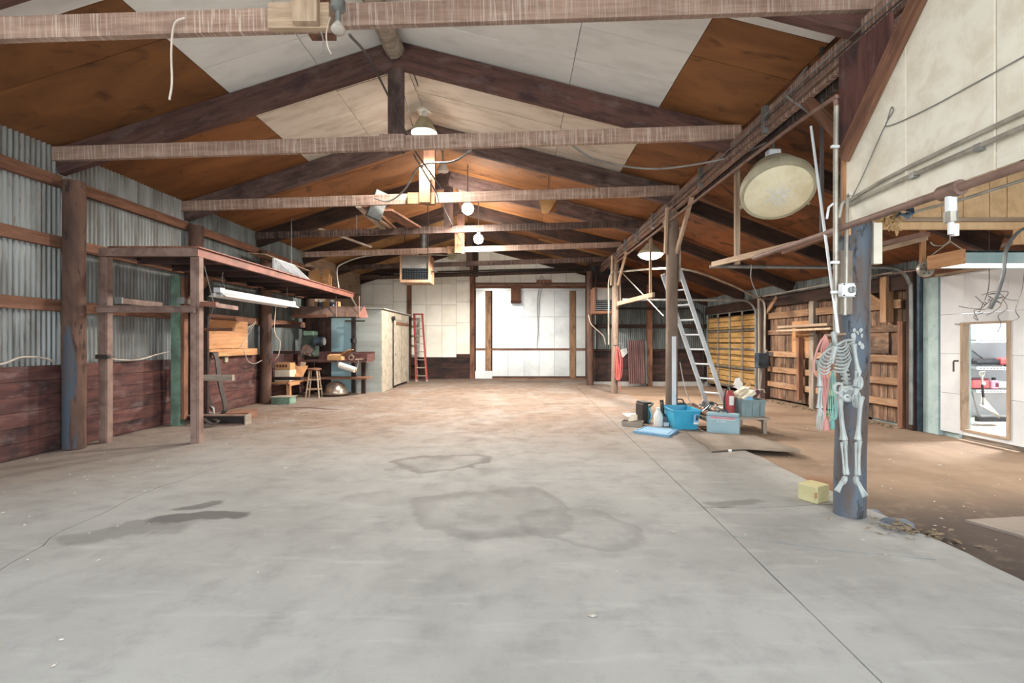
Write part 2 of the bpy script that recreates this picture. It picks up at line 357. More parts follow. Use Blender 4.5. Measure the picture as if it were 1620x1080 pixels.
# ------------------------------------------------------------------ floor
def ell(t, vec, cx, cy, rx, ry, ang=0.0):
    s = t.new('ShaderNodeMapping'); s.vector_type = 'TEXTURE'
    s.inputs['Location'].default_value = (cx, cy, 0); s.inputs['Rotation'].default_value = (0, 0, ang); s.inputs['Scale'].default_value = (rx, ry, 1e3)
    t.l(vec, s.inputs['Vector']); ln = t.new('ShaderNodeVectorMath', operation='LENGTH'); t.l(s.outputs[0], ln.inputs[0]); return ln.outputs['Value']
def concrete(name, dusty=0.0):
    t = NT(name); tc = t.new('ShaderNodeTexCoord'); ob = tc.outputs['Object']
    wn = t.new('ShaderNodeTexNoise'); t.l(ob, wn.inputs['Vector']); wn.inputs['Scale'].default_value = 1.3; wn.inputs['Detail'].default_value = 4
    w1 = t.new('ShaderNodeVectorMath', operation='SUBTRACT'); t.l(wn.outputs['Color'], w1.inputs[0]); w1.inputs[1].default_value = (.5, .5, .5)
    w2 = t.new('ShaderNodeVectorMath', operation='SCALE'); t.l(w1.outputs[0], w2.inputs[0]); w2.inputs['Scale'].default_value = .9
    wp = t.new('ShaderNodeVectorMath', operation='ADD'); t.l(ob, wp.inputs[0]); t.l(w2.outputs[0], wp.inputs[1]); wv = wp.outputs[0]
    n1 = t.noise(ob, .7, 6, .6, .4); n2 = t.noise(ob, 3.5, 6, .65); n3 = t.noise(ob, 40, 3, .6)
    col = t.mix(t.ramp(n1, .3, .7), C('#a5a4a1'), C('#92918e'))
    col = t.mix(t.ramp(n2, .45, .75, 0, .5), col, C('#807e7c'))
    col = t.mix(t.ramp(n3, .6, .75, 0, .25), col, C('#77736f'))
    sm = t.new('ShaderNodeMapping'); sm.inputs['Scale'].default_value = (1.0, 5.0, 1); sm.inputs['Rotation'].default_value = (0, 0, .5); t.l(ob, sm.inputs['Vector'])
    sw = t.noise(sm.outputs[0], 1.5, 4, .6, .3); col = t.mix(t.ramp(sw, .52, .75, 0, .3), col, C('#bcbbb8'))
    # brown dust tracked in from the earth aisle and the back of the barn
    sx = t.new('ShaderNodeSeparateXYZ'); t.l(wv, sx.inputs[0])
    d = t.ramp(sx.outputs['Y'], 4.6, 8.6); dn = t.noise(ob, .9, 5, .65, .5)
    d = t.math('MULTIPLY', d, t.ramp(dn, .25, .6, .55, 1.0)); dl = t.ramp(sx.outputs['X'], -5.4, -3.0, .75, 0)
    dd = t.math('MAXIMUM', d, t.math('MULTIPLY', dl, t.ramp(sx.outputs['Y'], 3.4, 5.5)), True)
    if dusty: dd = t.math('MAXIMUM', dd, dusty)
    dust = t.mix(t.ramp(n2, .35, .7), C('#7d6553'), C('#665040'))
    dust = t.mix(t.ramp(sw, .55, .7, 0, .5), dust, C('#604a3c'))
    col = t.mix(t.math('MULTIPLY', dd, .88), col, dust)
    def stain(e, c, lo, hi, a):
        nonlocal col
        col = t.mix(t.ramp(e, lo, hi, a, 0), col, C(c))
    def rim(e, c, r, wd, a):
        nonlocal col
        m = t.math('MULTIPLY', t.ramp(e, r-wd, r, 0, a), t.ramp(e, r, r+wd*.35, 1, 0)); col = t.mix(m, col, C(c))
    e = ell(t, wv, -2.55, 3.75, .42, .17, .25); stain(e, '#4f4b4a', .7, 1.0, .8)
    e = ell(t, wv, -2.75, 4.15, .25, .16, .4); stain(e, '#565250', .7, 1.0, .7)
    e = ell(t, wv, -2.9, 3.55, .5, .12, .1); stain(e, '#63605e', .6, 1.0, .5)
    e = ell(t, wv, -.2, 4.05, .62, .62, .3); rim(e, '#6a6765', 1.0, .35, .45); stain(e, '#7f7c78', .3, 1.0, .25)
    e = ell(t, wv, .45, 3.7, .5, .3, -.6); rim(e, '#6e6b69', 1.0, .4, .35)
    e = ell(t, wv, -.9, 5.6, .6, .4, .3); rim(e, '#5d524c', 1.0, .3, .6)
    e = ell(t, wv, -4.4, 10.3, .75, .14, -.2); stain(e, '#4a2e26', .7, 1.0, .85)
    e = ell(t, wv, .6, 17.2, 1.5, .7, 0); stain(e, '#5a4639', .5, 1.0, .5)
    e = ell(t, wv, -1.6, 11.5, .9, 2.0, .5); stain(e, '#5f4f44', .3, 1.0, .4)
    e = ell(t, wv, 1.9, 4.3, .25, .12, 0); stain(e, '#696663', .6, 1.0, .6)
    t.bump(n3, .08, .004)
    return t.done(col, t.ramp(n2, .3, .7, .72, .9))
M['concrete'] = concrete('worn_concrete'); M['concrete_dusty'] = concrete('dusty_concrete', .7)
def earth():
    t = NT('trodden_brown_earth'); tc = t.new('ShaderNodeTexCoord'); ob = tc.outputs['Object']
    n1 = t.noise(ob, .8, 6, .62, .6); n2 = t.noise(ob, 6, 5, .65); col = t.mix(t.ramp(n1, .3, .7), C('#98806b'), C('#7e6856'))
    sx = t.new('ShaderNodeSeparateXYZ'); t.l(ob, sx.inputs[0])
    near_dark = t.math('MULTIPLY', t.ramp(sx.outputs['Y'], 3.7, 5.4, 1, 0), t.ramp(n1, .0, .4)); col = t.mix(t.math('MULTIPLY', near_dark, .95), col, C('#463a34'))  # earth colour darker towards the open end
    e = ell(t, ob, 3.0, 4.9, .5, .35, .8); col = t.mix(t.ramp(e, .4, 1.2, .6, 0), col, C('#7a4524'))
    e = ell(t, ob, 4.7, 10.0, 1.3, .5, -.3); col = t.mix(t.ramp(e, .3, 1.2, .6, 0), col, C('#5f4130'))
    col = t.mix(t.ramp(n2, .5, .8, 0, .3), col, C('#b09a84')); t.bump(n2, .4, .02)
    return t.done(col, .95)
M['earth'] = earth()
floor = struct('floor')
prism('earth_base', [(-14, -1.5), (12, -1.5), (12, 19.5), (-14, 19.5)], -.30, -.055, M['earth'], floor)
def slab(poly, mat, z=0.0, name='concrete_slab', th=.1): return prism(name, poly, z-th, z, mat, floor)
crackL = [(-3.0, -1.5), (-3.02, 1.2), (-3.15, 2.95), (-3.37, 3.6), (-3.48, 4.54), (-3.33, 5.46), (-2.65, 5.84), (-2.2, 7.6), (-1.6, 9.8), (-1.5, 13.5), (-1.5, 19.0)]
def wig(pts, a=.03, k=5):
    out = []
    for (x0, y0), (x1, y1) in zip(pts, pts[1:]):
        for i in range(k):
            s = i/k; out.append((x0+(x1-x0)*s+random.uniform(-a, a), y0+(y1-y0)*s))
    out.append(pts[-1]); return out
cl = wig(crackL, .025)
gap = lambda y: .005 if y < 6 else .0025
jr = [(1.46, -1.5), (1.5, 2.0), (1.56, 3.85), (1.66, 8.0), (1.88, 16.8), (1.9, 19.0)]
jr = wig(jr, .006, 4)
slab([(-6.2, -1.5)]+[(x-gap(y), y) for x, y in cl]+[(-6.2, 19.0)], M['concrete'])
slab([(x+gap(y), y) for x, y in cl]+[(x-.002, y) for x, y in reversed(jr)], M['concrete'])
def jx(y):
    for (x0, y0), (x1, y1) in zip(jr, jr[1:]):
        if y0 <= y <= y1: return x0+(x1-x0)*(y-y0)/(y1-y0)
    return 1.9
ragged = lambda y0, y1, n: [(2.96+random.uniform(-.025, .025), y0+(y1-y0)*i/n) for i in range(n+1)]
cA = [(2.96, 2.45), (2.7, 2.66), (2.69, 3.13), (2.1, 3.28), (1.556, 3.5)]       # crack across the edge strip
cB = [(2.96, 4.22), (2.57, 4.18), (2.0, 4.10), (1.58, 4.12)]
slab([(1.47, -1.5), (2.96, -1.5)]+[(x, y-.010) for x, y in cA]+[(jx(y)+.006, y) for y in (3.2, 2.6, 2.0, 1.0, 0)], M['concrete'])
slab([(x, y+.010) for x, y in reversed(cA)]+ragged(2.7, 4.1, 8)+[(x, y-.007) for x, y in cB]+[(jx(3.9)+.006, 3.9), (jx(3.6)+.006, 3.6)], M['concrete'])
slab([(x, y+.007) for x, y in reversed(cB)]+ragged(4.4, 18.9, 40)+[(jx(y)+.006, y) for y in (18.9, 16, 12, 9, 7, 5.5, 4.4)], M['concrete'])
slab([(3.62, 3.93), (4.3, 4.02), (5.2, 3.95), (5.2, 3.1), (4.1, 3.25), (3.75, 3.6)], M['concrete_dusty'], -.035, th=.06)
slab([(.38, 14.4), (1.35, 14.4), (1.62, 11.0), (.62, 11.0)], M['concrete'], .006, 'floor_patch', .004)
apron = bx('ground_outside', -40, 40, -45, -1.52, -.35, -.03, paint('pale_apron_concrete', '#c9c6bf', '#b5b2ab', .5, .8)); apron['kind'] = 'structure'

# ------------------------------------------------------------------ roof and ceiling
RX, RZ, SL, SR, SR2, XG = -1.6, 5.37, .318, .252, .39, 2.94
def roofz(x):
    if x < RX: return RZ-SL*(RX-x)
    if x <= XG: return RZ-SR*(x-RX)
    return RZ-SR*(XG-RX)-SR2*(x-XG)
ceiling = struct('ceiling')
def cpanel(x0, x1, y0, y1, mat, name='ceiling_panel', th=.012, dz=0.0, par=None, sag=0.0):
    g = .004; x0 += g; x1 -= g; y0 += g; y1 -= g
    cx, cy = (x0+x1)/2, (y0+y1)/2; nx, ny = 5, 3
    vs, fs = [], []
    ph = random.uniform(0, 6)
    for k in (0, 1):
        for j in range(ny+1):
            for i in range(nx+1):
                x = x0+(x1-x0)*i/nx; y = y0+(y1-y0)*j/ny
                s = sag*math.sin(math.pi*i/nx)*math.sin(math.pi*j/ny)*(1+.5*math.sin(ph+i)) if sag else 0
                vs.append((x-cx, y-cy, roofz(x)-roofz(cx)+dz-s-th*(1-k)))
    N = (nx+1)*(ny+1)
    for j in range(ny):
        for i in range(nx):
            a = j*(nx+1)+i; q = (a, a+nx+1, a+nx+2, a+1); fs.append(q); fs.append(tuple(N+v for v in reversed(q)))
    for i in range(nx):
        fs.append((i, i+1, N+i+1, N+i)); b = ny*(nx+1)+i; fs.append((b+1, b, N+b, N+b+1))
    for j in range(ny):
        a = j*(nx+1); fs.append((a+nx+1, a, N+a, N+a+nx+1)); b = a+nx; fs.append((b, b+nx+1, N+b+nx+1, N+b))
    return mesh(name, vs, fs, mat, par or ceiling, Matrix.Translation((cx, cy, roofz(cx))), sag > 0)
Z2 = .61
wy = [-1.5]+[4.58-Z2*2*k for k in range(4, 0, -1)]+[4.58]
for y0, y1 in zip(wy, wy[1:]):
    for a, b in ((-6.12, -3.78), (-3.78, RX), (RX, .68), (.68, XG)): cpanel(a, b, y0, y1, M['white_panel'], dz=random.uniform(-.003, .003))
strips = [4.58, 5.2, 5.81, 6.42, 7.03, 7.64, 8.25, 8.87]
for y0, y1 in zip(strips, strips[1:]):
    m = M['white_panel'] if y1 < 6.5 else M['white_old']
    for a, b in ((-3.78, -2.62), (-2.62, RX), (RX, .68), (.68, 1.86)):
        cpanel(a, b, y0, y1, M['white_old'] if (y1 > 6.5 and random.random() < .8) else m, dz=random.uniform(-.004, .004))
brow = [4.58, 5.22, 6.43, 7.65, 8.87]
for y0, y1 in zip(brow, brow[1:]):
    cpanel(-6.12, -3.78, y0, y1, M['fiber'], dz=random.uniform(-.006, 0), sag=.03)
    cpanel(1.86, XG, y0, y1, M['fiber'], dz=random.uniform(-.006, 0), sag=.03)
far = [8.87, 9.74, 10.96, 12.18, 13.4, 14.62, 15.84, 17.06, 18.7]
for i, (y0, y1) in enumerate(zip(far, far[1:])):
    for a, b in ((-6.12, -3.9), (-3.9, RX), (RX, .68), (.68, XG)):
        m = M['fiber']
        if i == 0 and a == RX: m = M['white_old']
        if i >= 4 and random.random() < .6: m = M['fiber_tan']
        cpanel(a, b, y0, y1, m, dz=random.uniform(-.006, 0), sag=.035)
cpanel(RX+.05, -.5, 11.3, 12.1, M['white_old'], dz=-.03)
ly = [-1.5, .2, 1.55, 2.77, 3.97, 5.2, 6.42, 7.65, 8.87, 10.09, 11.3, 12.5, 13.75, 14.95, 16.3]
for y0, y1 in zip(ly, ly[1:]):
    cpanel(XG, 4.85, y0, y1, M['fiber_dark'], dz=random.uniform(-.008, 0), sag=.04)
    cpanel(4.85, 6.9, y0, y1, M['fiber_dark'], dz=random.uniform(-.008, 0), sag=.04)
for a, b, y1 in ((-6.3, RX, 19.0), (RX, XG, 19.0), (XG, 7.0, 16.5)):
    cpanel(a-.01, b+.01, -1.6, y1, M['steel_dark'], 'light_block_deck', .03, .06)  # unseen deck over the ceiling panels, put in to block light

# ------------------------------------------------------------------ trusses
TY = [3.97+2.42*k for k in range(-2, 7)]
tlab = {0: 'foremost timber roof truss, bird-streaked bottom chord with a block-spliced king post and dead bulb',
        1: 'timber roof truss with a tall grey king post in front of the lit pendant lamp',
        2: 'timber roof truss whose king post glows orange below the lit pendant lamp',
        3: 'dark timber roof truss carrying loose planks, between the two glaring bare bulbs',
        4: 'reddish timber roof truss just in front of the unit heater',
        5: 'dark timber roof truss nearest the white end wall, pipes along its chord',
        6: 'timber truss set against the white end wall',
        -1: 'timber roof truss right above the photographer', -2: 'timber roof truss at the open end of the barn'}
def zch(x): return 3.84+.032*(x+6.06)
for k, y in zip(range(-2, 7), TY):
    t = thing('roof_truss', tlab[k], 'roof truss', (RX, y, 3.9), 'timber roof trusses')
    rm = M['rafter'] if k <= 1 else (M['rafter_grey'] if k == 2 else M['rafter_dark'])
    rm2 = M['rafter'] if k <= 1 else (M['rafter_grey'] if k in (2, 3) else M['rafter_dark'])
    d = .33
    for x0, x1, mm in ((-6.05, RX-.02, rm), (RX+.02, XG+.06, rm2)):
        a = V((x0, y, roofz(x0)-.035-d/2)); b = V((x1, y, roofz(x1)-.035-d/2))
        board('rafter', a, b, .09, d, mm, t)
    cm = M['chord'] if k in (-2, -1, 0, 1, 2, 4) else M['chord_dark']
    hh = .18 if k < 3 else .15
    if k <= 0:
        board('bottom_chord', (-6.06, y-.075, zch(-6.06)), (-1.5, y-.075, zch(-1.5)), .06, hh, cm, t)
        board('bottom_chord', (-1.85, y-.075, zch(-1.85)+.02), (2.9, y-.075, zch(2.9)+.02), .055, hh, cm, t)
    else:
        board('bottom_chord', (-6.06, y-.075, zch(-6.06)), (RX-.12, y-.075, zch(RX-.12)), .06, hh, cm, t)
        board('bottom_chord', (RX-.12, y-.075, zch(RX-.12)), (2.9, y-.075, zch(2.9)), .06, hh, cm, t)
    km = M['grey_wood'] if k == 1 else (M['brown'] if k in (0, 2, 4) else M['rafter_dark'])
    if k == 1: km = M['rafter_grey']
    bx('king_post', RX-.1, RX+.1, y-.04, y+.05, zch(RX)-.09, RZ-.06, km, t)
    if k in (0, 2, 4):
        bx('splice_block', RX-.36, RX+.12, y-.165, y-.107, zch(RX)-.12, zch(RX)+.08, M['tan_wood' if k == 0 else 'rail'], t)
        bx('splice_block', RX-.14, RX+.05, y-.23, y-.167, zch(RX)-.11, zch(RX)+.5, M['tan_wood' if k == 0 else 'rail'], t)
    if k in (1,):
        bx('splice_plate', RX-.18, RX+.14, y-.135, y-.107, zch(RX)-.08, zch(RX)+.1, M['chord'], t)
# lean-to rafters
names = ['by the open end', 'above the photographer', 'at the front post', 'behind the big round lamp', 'at the ladder post', 'between ladder post and far post', 'at the far post', 'nearest the corrugated end wall']
for k, y in zip(range(-2, 6), TY):
    a = V((XG-.1, y+.1, roofz(XG)-.19)); b = V((6.42, y+.1, roofz(6.42)-.19))
    tag(board('lean_to_rafter', a, b, .08, .24, M['rafter_dark']), 'dark sloping rafter of the side aisle roof '+names[k+2], 'rafter', 'side aisle rafters')
# ridge beam wrapped in grey
rb = cyl('ridge_beam', (RX, -1.4, 5.2), (RX-.0, 6.3, 5.2), .13, M['grey_wood'], None, n=10, wob=.15, seg=10)
tag(rb, 'grey weathered ridge beam ending ragged at the second truss', 'beam')

# ------------------------------------------------------------------ left wall
XL = -5.97
wl = struct('wall_left')
def corr_mesh(name, wdt, hgt, pitch=.0675, amp=.014, sub=6):
    n = int(round(wdt/pitch*sub)); vs, fs = [], []
    for i in range(n+1):
        y = wdt*i/n; x = amp*math.cos(2*math.pi*y/pitch)
        vs += [(x, y, 0), (x, y, hgt)]
    for i in range(n): fs.append((2*i, 2*i+1, 2*i+3, 2*i+2))
    me = bpy.data.meshes.new(name); me.from_pydata(vs, [], fs); me.update()
    for p in me.polygons: p.use_smooth = True
    return me
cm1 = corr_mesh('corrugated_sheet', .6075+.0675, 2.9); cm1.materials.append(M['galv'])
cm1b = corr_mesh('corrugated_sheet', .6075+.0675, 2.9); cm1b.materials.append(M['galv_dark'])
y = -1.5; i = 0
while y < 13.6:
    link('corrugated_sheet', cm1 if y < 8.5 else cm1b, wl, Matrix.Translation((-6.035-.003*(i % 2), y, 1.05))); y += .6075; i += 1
for z in (3.49, 2.70, 1.875):
    for y0, y1 in [(-1.5, 1.5)]+[(TY[j]+.05, TY[j+1]-.05) for j in range(1, 6)]:
        board('girt', (-5.985, y0, z), (-5.985, y1, z), .07, .15, M['brown'], wl)
for y0, y1 in ((-1.5, 1.5), (1.5, 6.35), (6.4, 11.2), (11.22, 13.7)):
    for r in range(6):
        board('wainscot_plank', (-6.0+random.uniform(-.006, .006), y0+.003, .1+.183*r), (-6.0, y1-.003, .1+.183*r), .05, .178, M['wainscot'], wl)
bx('hidden_skin', -6.2, -6.12, -1.5, 18.7, -.2, 4.2, M['steel_dark'], wl)  # unseen sheet added behind the wall to stop light leaking through gaps
# boarded far end of the left wall
for y0, y1 in ((13.7, 16.1), (16.1, 18.55)):
    for r in range(5):
        board('wall_board', (-6.0+random.uniform(-.01, .01), y0+.005, .4+.8*r), (-6.0, y1-.005, .4+.8*r), .03, .79, M['tan_wood' if r > 2 else 'barn'], wl)
lw_labels = {-1: 'log wall post beside the photographer', 1: 'thick log post with blue-black worn base against the corrugated wall, nearest one',
             2: 'log wall post rising above the near end of the steel storage deck', 3: 'dark log post at the workbench corner', 4: 'dark log wall post beyond the far end of the storage deck'}
for k in (-1, 1, 2, 3, 4):
    yy = 3.97+2.42*k
    o = cyl('log_post', (-5.82, yy-.02, 2.4 if k == 4 else 0), (-5.82, yy-.02, 3.5), .125, M['log'], None, .12, 18, .12, 12)
    tag(o, lw_labels[k], 'post', 'log posts of the corrugated wall')
    if k == 1:
        # scorched blue patch: bark worn off the lower half
        vs, fs = [], []; n = 9
        for j in range(13):
            z = .02+1.6*j/12; h = 1.5 if j < 9 else 1.5*(13-j)/5
            for q in range(n):
                a = -1.35+h*(q/(n-1)-.5); vs.append((math.cos(a)*.1275, math.sin(a)*.1275, z))
        for j in range(12):
            for q in range(n-1): b = j*n+q; fs.append((b, b+1, b+n+1, b+n))
        mesh('worn_patch', vs, fs, M['worn_blue'], o, Matrix.Translation((-5.82, yy-.02, 0)), True)

# ------------------------------------------------------------------ back wall
YB = 18.62
wb = struct('wall_back')
bx('backing', -6.1, 2.75, YB+.04, YB+.1, 0, 5.4, M['wainscot_dark'], wb)
def bpanel(x0, x1, z0, z1, mat=None, y=YB, name='wall_sheet', par=None):
    ztop = min(roofz(x0+.02), roofz(x1-.02))-.02
    zz0, zz1 = min(z1, roofz(x0)-.03), min(z1, roofz(x1)-.03)
    if zz0 < z0+.03 and zz1 < z0+.03: return
    zz0 = max(zz0, z0+.01); zz1 = max(zz1, z0+.01); g = .004; dy = random.uniform(-.006, .006); tl = random.uniform(-.008, .008)
    pts = [(x0+g, y+dy, z0+g), (x1-g, y+dy+tl, z0+g), (x1-g, y+dy+tl, zz1-g), (x0+g, y+dy, zz0-g)]
    return plate(name, pts, .006, mat or M['back_white'], par or wb)
def px(x): return (x-819)*YB/768
def pz(y): return 1.4+(541-y)*YB/768
rows = [pz(565), pz(515), pz(482), pz(449), pz(416), pz(383), pz(350), pz(317)]
c1 = [px(567)-.3, px(590), px(622), px(645)]; c2 = [px(651), px(674), px(699), px(722), px(744)]
for cs in (c1, c2):
    for a, b in zip(cs, cs[1:]):
        off = random.choice((0, 0, .12))
        for z0, z1 in zip(rows, rows[1:]): bpanel(a, b, z0+off, z1+off)
c3 = [px(752), px(776), px(799), px(823), px(848), px(872), px(896), px(926)]
for a, b in zip(c3, c3[1:]):
    for z0, z1 in ((pz(447), pz(414)), (pz(414), pz(381)), (pz(381), pz(348)), (pz(348), pz(315))): bpanel(a, b, z0, z1)
for r in range(4): board('wainscot_plank', (px(567), YB-.02, .1+.2*r), (px(744), YB-.02, .1+.2*r), .04, .195, M['wainscot_dark'], wb)
bx('stud', px(645), px(650), YB-.1, YB+.02, 0, roofz(-4.2)-.1, M['brown'], wb)
bx('stud', px(744), px(751), YB-.14, YB+.02, 0, roofz(-1.75)-.1, M['brown'], wb)
bx('door_track_rail', px(752), px(930), YB-.1, YB, pz(456), pz(448), M['brown'], wb)
cyl('track_pipe', (px(752), YB-.16, pz(452)), (px(930), YB-.16, pz(451)), .035, M['steel_rust'], wb)
bx('track_block', px(849), px(872), YB-.12, YB-.02, pz(448), pz(443), M['brown'], wb)
d1 = struct('door_1', (px(840), YB-.05, 0))
YD = YB-.05
dc = [px(753), px(768)], [px(779), px(804), px(829), px(853), px(877), px(901)], [px(911), px(926)]
for cs, n in ((dc[0], 0), (dc[1], 1), (dc[2], 2)):
    for a, b in zip(cs, cs[1:]):
        for z0, z1 in ((pz(595), pz(554)), (pz(551), pz(501)), (pz(501), pz(460))):
            bpanel(a, b, z0, z1, M['door_white'], YD, 'door_panel', d1)
bx('door_backing', px(752), px(928), YD+.012, YD+.03, 0, pz(459), M['wainscot_dark'], d1)
bx('door_stile', px(768), px(777), YD-.05, YD, .22, pz(461), M['rail'], d1)
bx('door_stile', px(901.5), px(910), YD-.05, YD, .05, pz(460), M['rail'], d1)
bx('door_rail', px(753), px(927), YD-.04, YD-.005, pz(554), pz(551.5), M['brown'], d1)
bx('door_rail', px(753), px(927), YD-.04, YD, .0, .05, M['brown'], d1)
bx('door_head', px(753), px(926), YD-.03, YD, pz(460), pz(456.5), M['door_white'], d1)
bx('patch_panel', px(752), px(779), YD-.06, YD-.045, .01, .30, M['door_white'], d1)
# chord pipe along the end truss is built with the pipes

# ------------------------------------------------------------------ end wall of the side aisle
YE = 16.25
wr = struct('wall_end_aisle')
cm2 = corr_mesh('corrugated_sheet', .675, 1.75); cm2.materials.append(M['galv_dark'])
Rm = Matrix.Rotation(math.pi/2, 4, 'Z')
for i in range(7):
    link('corrugated_sheet', cm2, wr, Matrix.Translation((2.55+.6075*(i+1)+.03, YE-.003*(i % 2), 1.12)) @ Rm)
bx('backing', 2.45, 6.9, YE+.05, YE+.09, -.3, 4.4, M['steel_dark'], wr)
for i in range(2): board('upper_board', (2.5, YE+.02, 3.0+.45*i), (6.7, YE+.02, 3.0+.45*i), .03, .44, M['wainscot_dark'], wr)
for r in range(5): board('wainscot_plank', (2.5, YE-.02, .2+.195*r), (6.3, YE-.02, .2+.195*r), .04, .19, M['wainscot_dark'], wr)
board('girt', (2.5, YE-.05, 1.93), (6.3, YE-.05, 1.93), .07, .12, M['rafter_dark'], wr)
board('girt', (2.5, YE-.05, 1.13), (6.3, YE-.05, 1.13), .07, .08, M['rafter_dark'], wr)
bx('curb', 2.45, 6.4, YE-.16, YE-.05, -.2, .09, M['concrete'], wr)
bx('post', 4.28, 4.45, YE-.22, YE-.09, -.05, 3.3, M['brown'], wr)
bx('return_wall', 2.62, 2.68, YE, YB+.05, 0, 4.3, M['wainscot_dark'], wr)
o = cyl('log_post', (2.36, YE-.4, 0), (2.36, YE-.4, 3.7), .12, M['log'], None, .11, 14, .1, 8)
tag(o, 'dark log post beside the white sliding door', 'post', 'log posts under the girder')

# ------------------------------------------------------------------ right wall (runs slightly inwards towards the back)
def xr(y): return 6.62-.04*(y-7)
wg = struct('wall_right')
RT = math.atan(.04)
y = 8.15
while y < 12.45:
    w = random.uniform(.13, .2)
    bx_ = box('barn_board', (xr(y)+.05+random.uniform(0, .012), y+w/2, 1.25), (.022, w-.008, 2.5), M['barn'], wg, RT); y += w
def rail(z, y0, y1, h=.12, off=0.0, mat='rail', t=.04, name='rail'):
    return board(name, (xr(y0)-off, y0, z), (xr(y1)-off, y1, z), t, h, M[mat], wg)
for z in (1.10, .71, .34):
    rail(z, 8.2, 9.75, .13); rail(z+.01, 9.78, 12.4, .13)
    rail(z+.01, 8.3, 8.95, .12, .045, 'rail')
rail(1.64, 8.2, 12.4, .11, 0, 'barn'); rail(2.06, 8.3, 12.4, .15, 0, 'rail'); rail(2.42, 8.0, 16.0, .26, .02, 'rafter_dark', .1, 'wall_plate')
cm3 = corr_mesh('corrugated_sheet', .675, .6); cm3.materials.append(M['galv_dark'])
for i in range(14): link('corrugated_sheet', cm3, wg, Matrix.Translation((xr(8+.6075*i)+.07, 8+.6075*i, 2.5)) @ rotz(RT))
def stud(y, w, z0, z1, mat, off=.02, t=.14): return box('stud', (xr(y)-off, y, (z0+z1)/2), (t, w, z1-z0), M[mat], wg, RT)
stud(8.05, .13, -.05, 2.6, 'rafter_dark'); stud(8.2, .1, -.05, 1.75, 'brown', .05); stud(10.6, .14, -.05, 2.3, 'log' if False else 'grey_wood', .02, .1)
stud(12.5, .2, -.05, 2.6, 'rafter_dark'); stud(12.72, .1, -.05, 2.6, 'grey_wood')
stud(8.55, .14, 1.75, 2.55, 'rail', .06); stud(10.95, .1, .1, 1.5, 'brown', .1, .1)
board('brace', (xr(8.9)-.05, 9.5, 2.55), (xr(8.6)-.05, 8.62, 2.05), .04, .12, M['rail'], wg)
board('brace', (xr(12.2)-.05, 11.9, 2.5), (xr(12.4)-.05, 12.4, 2.15), .04, .1, M['rail'], wg)
box('plywood_patch', (xr(11.0)-.02, 11.05, 1.52), (.02, .62, .72), M['orange_wood'], wg, RT)
box('plywood_patch', (xr(8.9)+.02, 8.95, 1.42), (.02, .7, .45), M['barn'], wg, RT)
bx('hidden_skin', 6.75, 6.8, 7.7, 16.4, -.2, 3.4, M['steel_dark'], wg)
bx('front_skin', 6.72, 6.78, -1.5, 5.0, -.2, 3.4, M['barn'], wg)

# sectional overhead door in the far part of the right wall
d3 = struct('door_3', (xr(14.4), 14.4, 0))
def on(y, off=0.0): return V((xr(y)-off, y, 0))
for s in range(13):
    z = .14+.163*s
    board('door_plank', on(12.85)+V((-.0, 0, z)), on(15.95)+V((-.0, 0, z)), .03, .145, M['garage_wood'], d3)
for s in range(5): board('steel_rail', on(12.85, .035)+V((0, 0, .12+.54*s)), on(15.95, .035)+V((0, 0, .12+.54*s)), .03, .045, M['steel_grey'], d3)
for s in range(5):
    yy = 12.9+.75*s; bx('steel_stile', xr(yy)-.055, xr(yy)-.03, yy-.03, yy+.03, .08, 2.28, M['conduit'], d3)
for s in range(6): cyl('truss_rod', on(12.85, .06)+V((0, 0, .25+.38*s)), on(15.95, .06)+V((0, 0, .25+.38*s)), .008, M['steel_dark'], d3, n=6)
def track(yv, zv, x_end, yy=None, par=None, r=.03, mat='steel_grey'):
    x = xr(yv)-.14
    tube('track', [(x, yv, 0.05), (x, yv, zv-.5), (x-.03, yv, zv-.25), (x-.14, yv, zv-.08), (x-.38, yv, zv), (x-1.2, yv, zv), (x_end, yv, zv+.02)], r, M[mat], par, 8)
track(12.75, 2.50, 2.75, par=d3); track(16.0, 2.50, 2.75, par=d3, mat='steel_dark')

# white overhead door with a pass door cut in it
d2 = struct('door_2', (xr(6.8), 6.8, 0))
XD = 6.60
oy0, oy1, oz0, oz1 = 6.53, 7.18, .12, 1.66
mw = M['door2_white']
for r, (z0, z1) in enumerate(((.03, .62), (.625, 1.22), (1.225, 1.82), (1.825, 2.42))):
    def seg(y0, y1, za, zb):
        if zb-za > .02 and y1-y0 > .02: bx('door_section', XD, XD+.05, y0, y1, za, zb, mw, d2)
    seg(oy1+.002, 7.58, z0, z1); seg(4.2, oy0-.002, z0, z1)
    if z0 < oz0: seg(oy0, oy1, z0, oz0)
    if z1 > oz1: seg(oy0, oy1, max(z0, oz1), z1)
for (y0, y1, z0, z1) in ((oy1-.005, oy1+.035, oz0-.03, oz1+.03), (oy0-.035, oy0+.005, oz0-.03, oz1+.03), (oy0, oy1, oz1, oz1+.03), (oy0, oy1, oz0-.035, oz0)):
    bx('pass_door_frame', XD-.025, XD+.075, y0, y1, z0, z1, M['tan_wood'], d2)
bx('pass_door_reveal', XD+.07, XD+.11, oy1+.002, oy1+.03, oz0, oz1, M['cyan_grey'], d2)
tube('handle', [(XD-.03, oy1+.06, 1.12), (XD-.09, oy1+.06, 1.12), (XD-.1, oy1+.06, 1.1), (XD-.1, oy1+.06, .96)], .012, M['steel_dark'], d2, curve=False)
bx('latch', XD-.03, XD, oy1+.03, oy1+.12, oz1+.0, oz1+.02, M['steel_grey'], d2)
bx('door_jamb', XD-.02, XD+.08, 7.60, 7.88, -.05, 2.5, M['cyan_grey'], d2)
bx('door_jamb', XD-.06, XD+.02, 7.89, 7.97, -.05, 2.6, M['blue_dark'], d2)
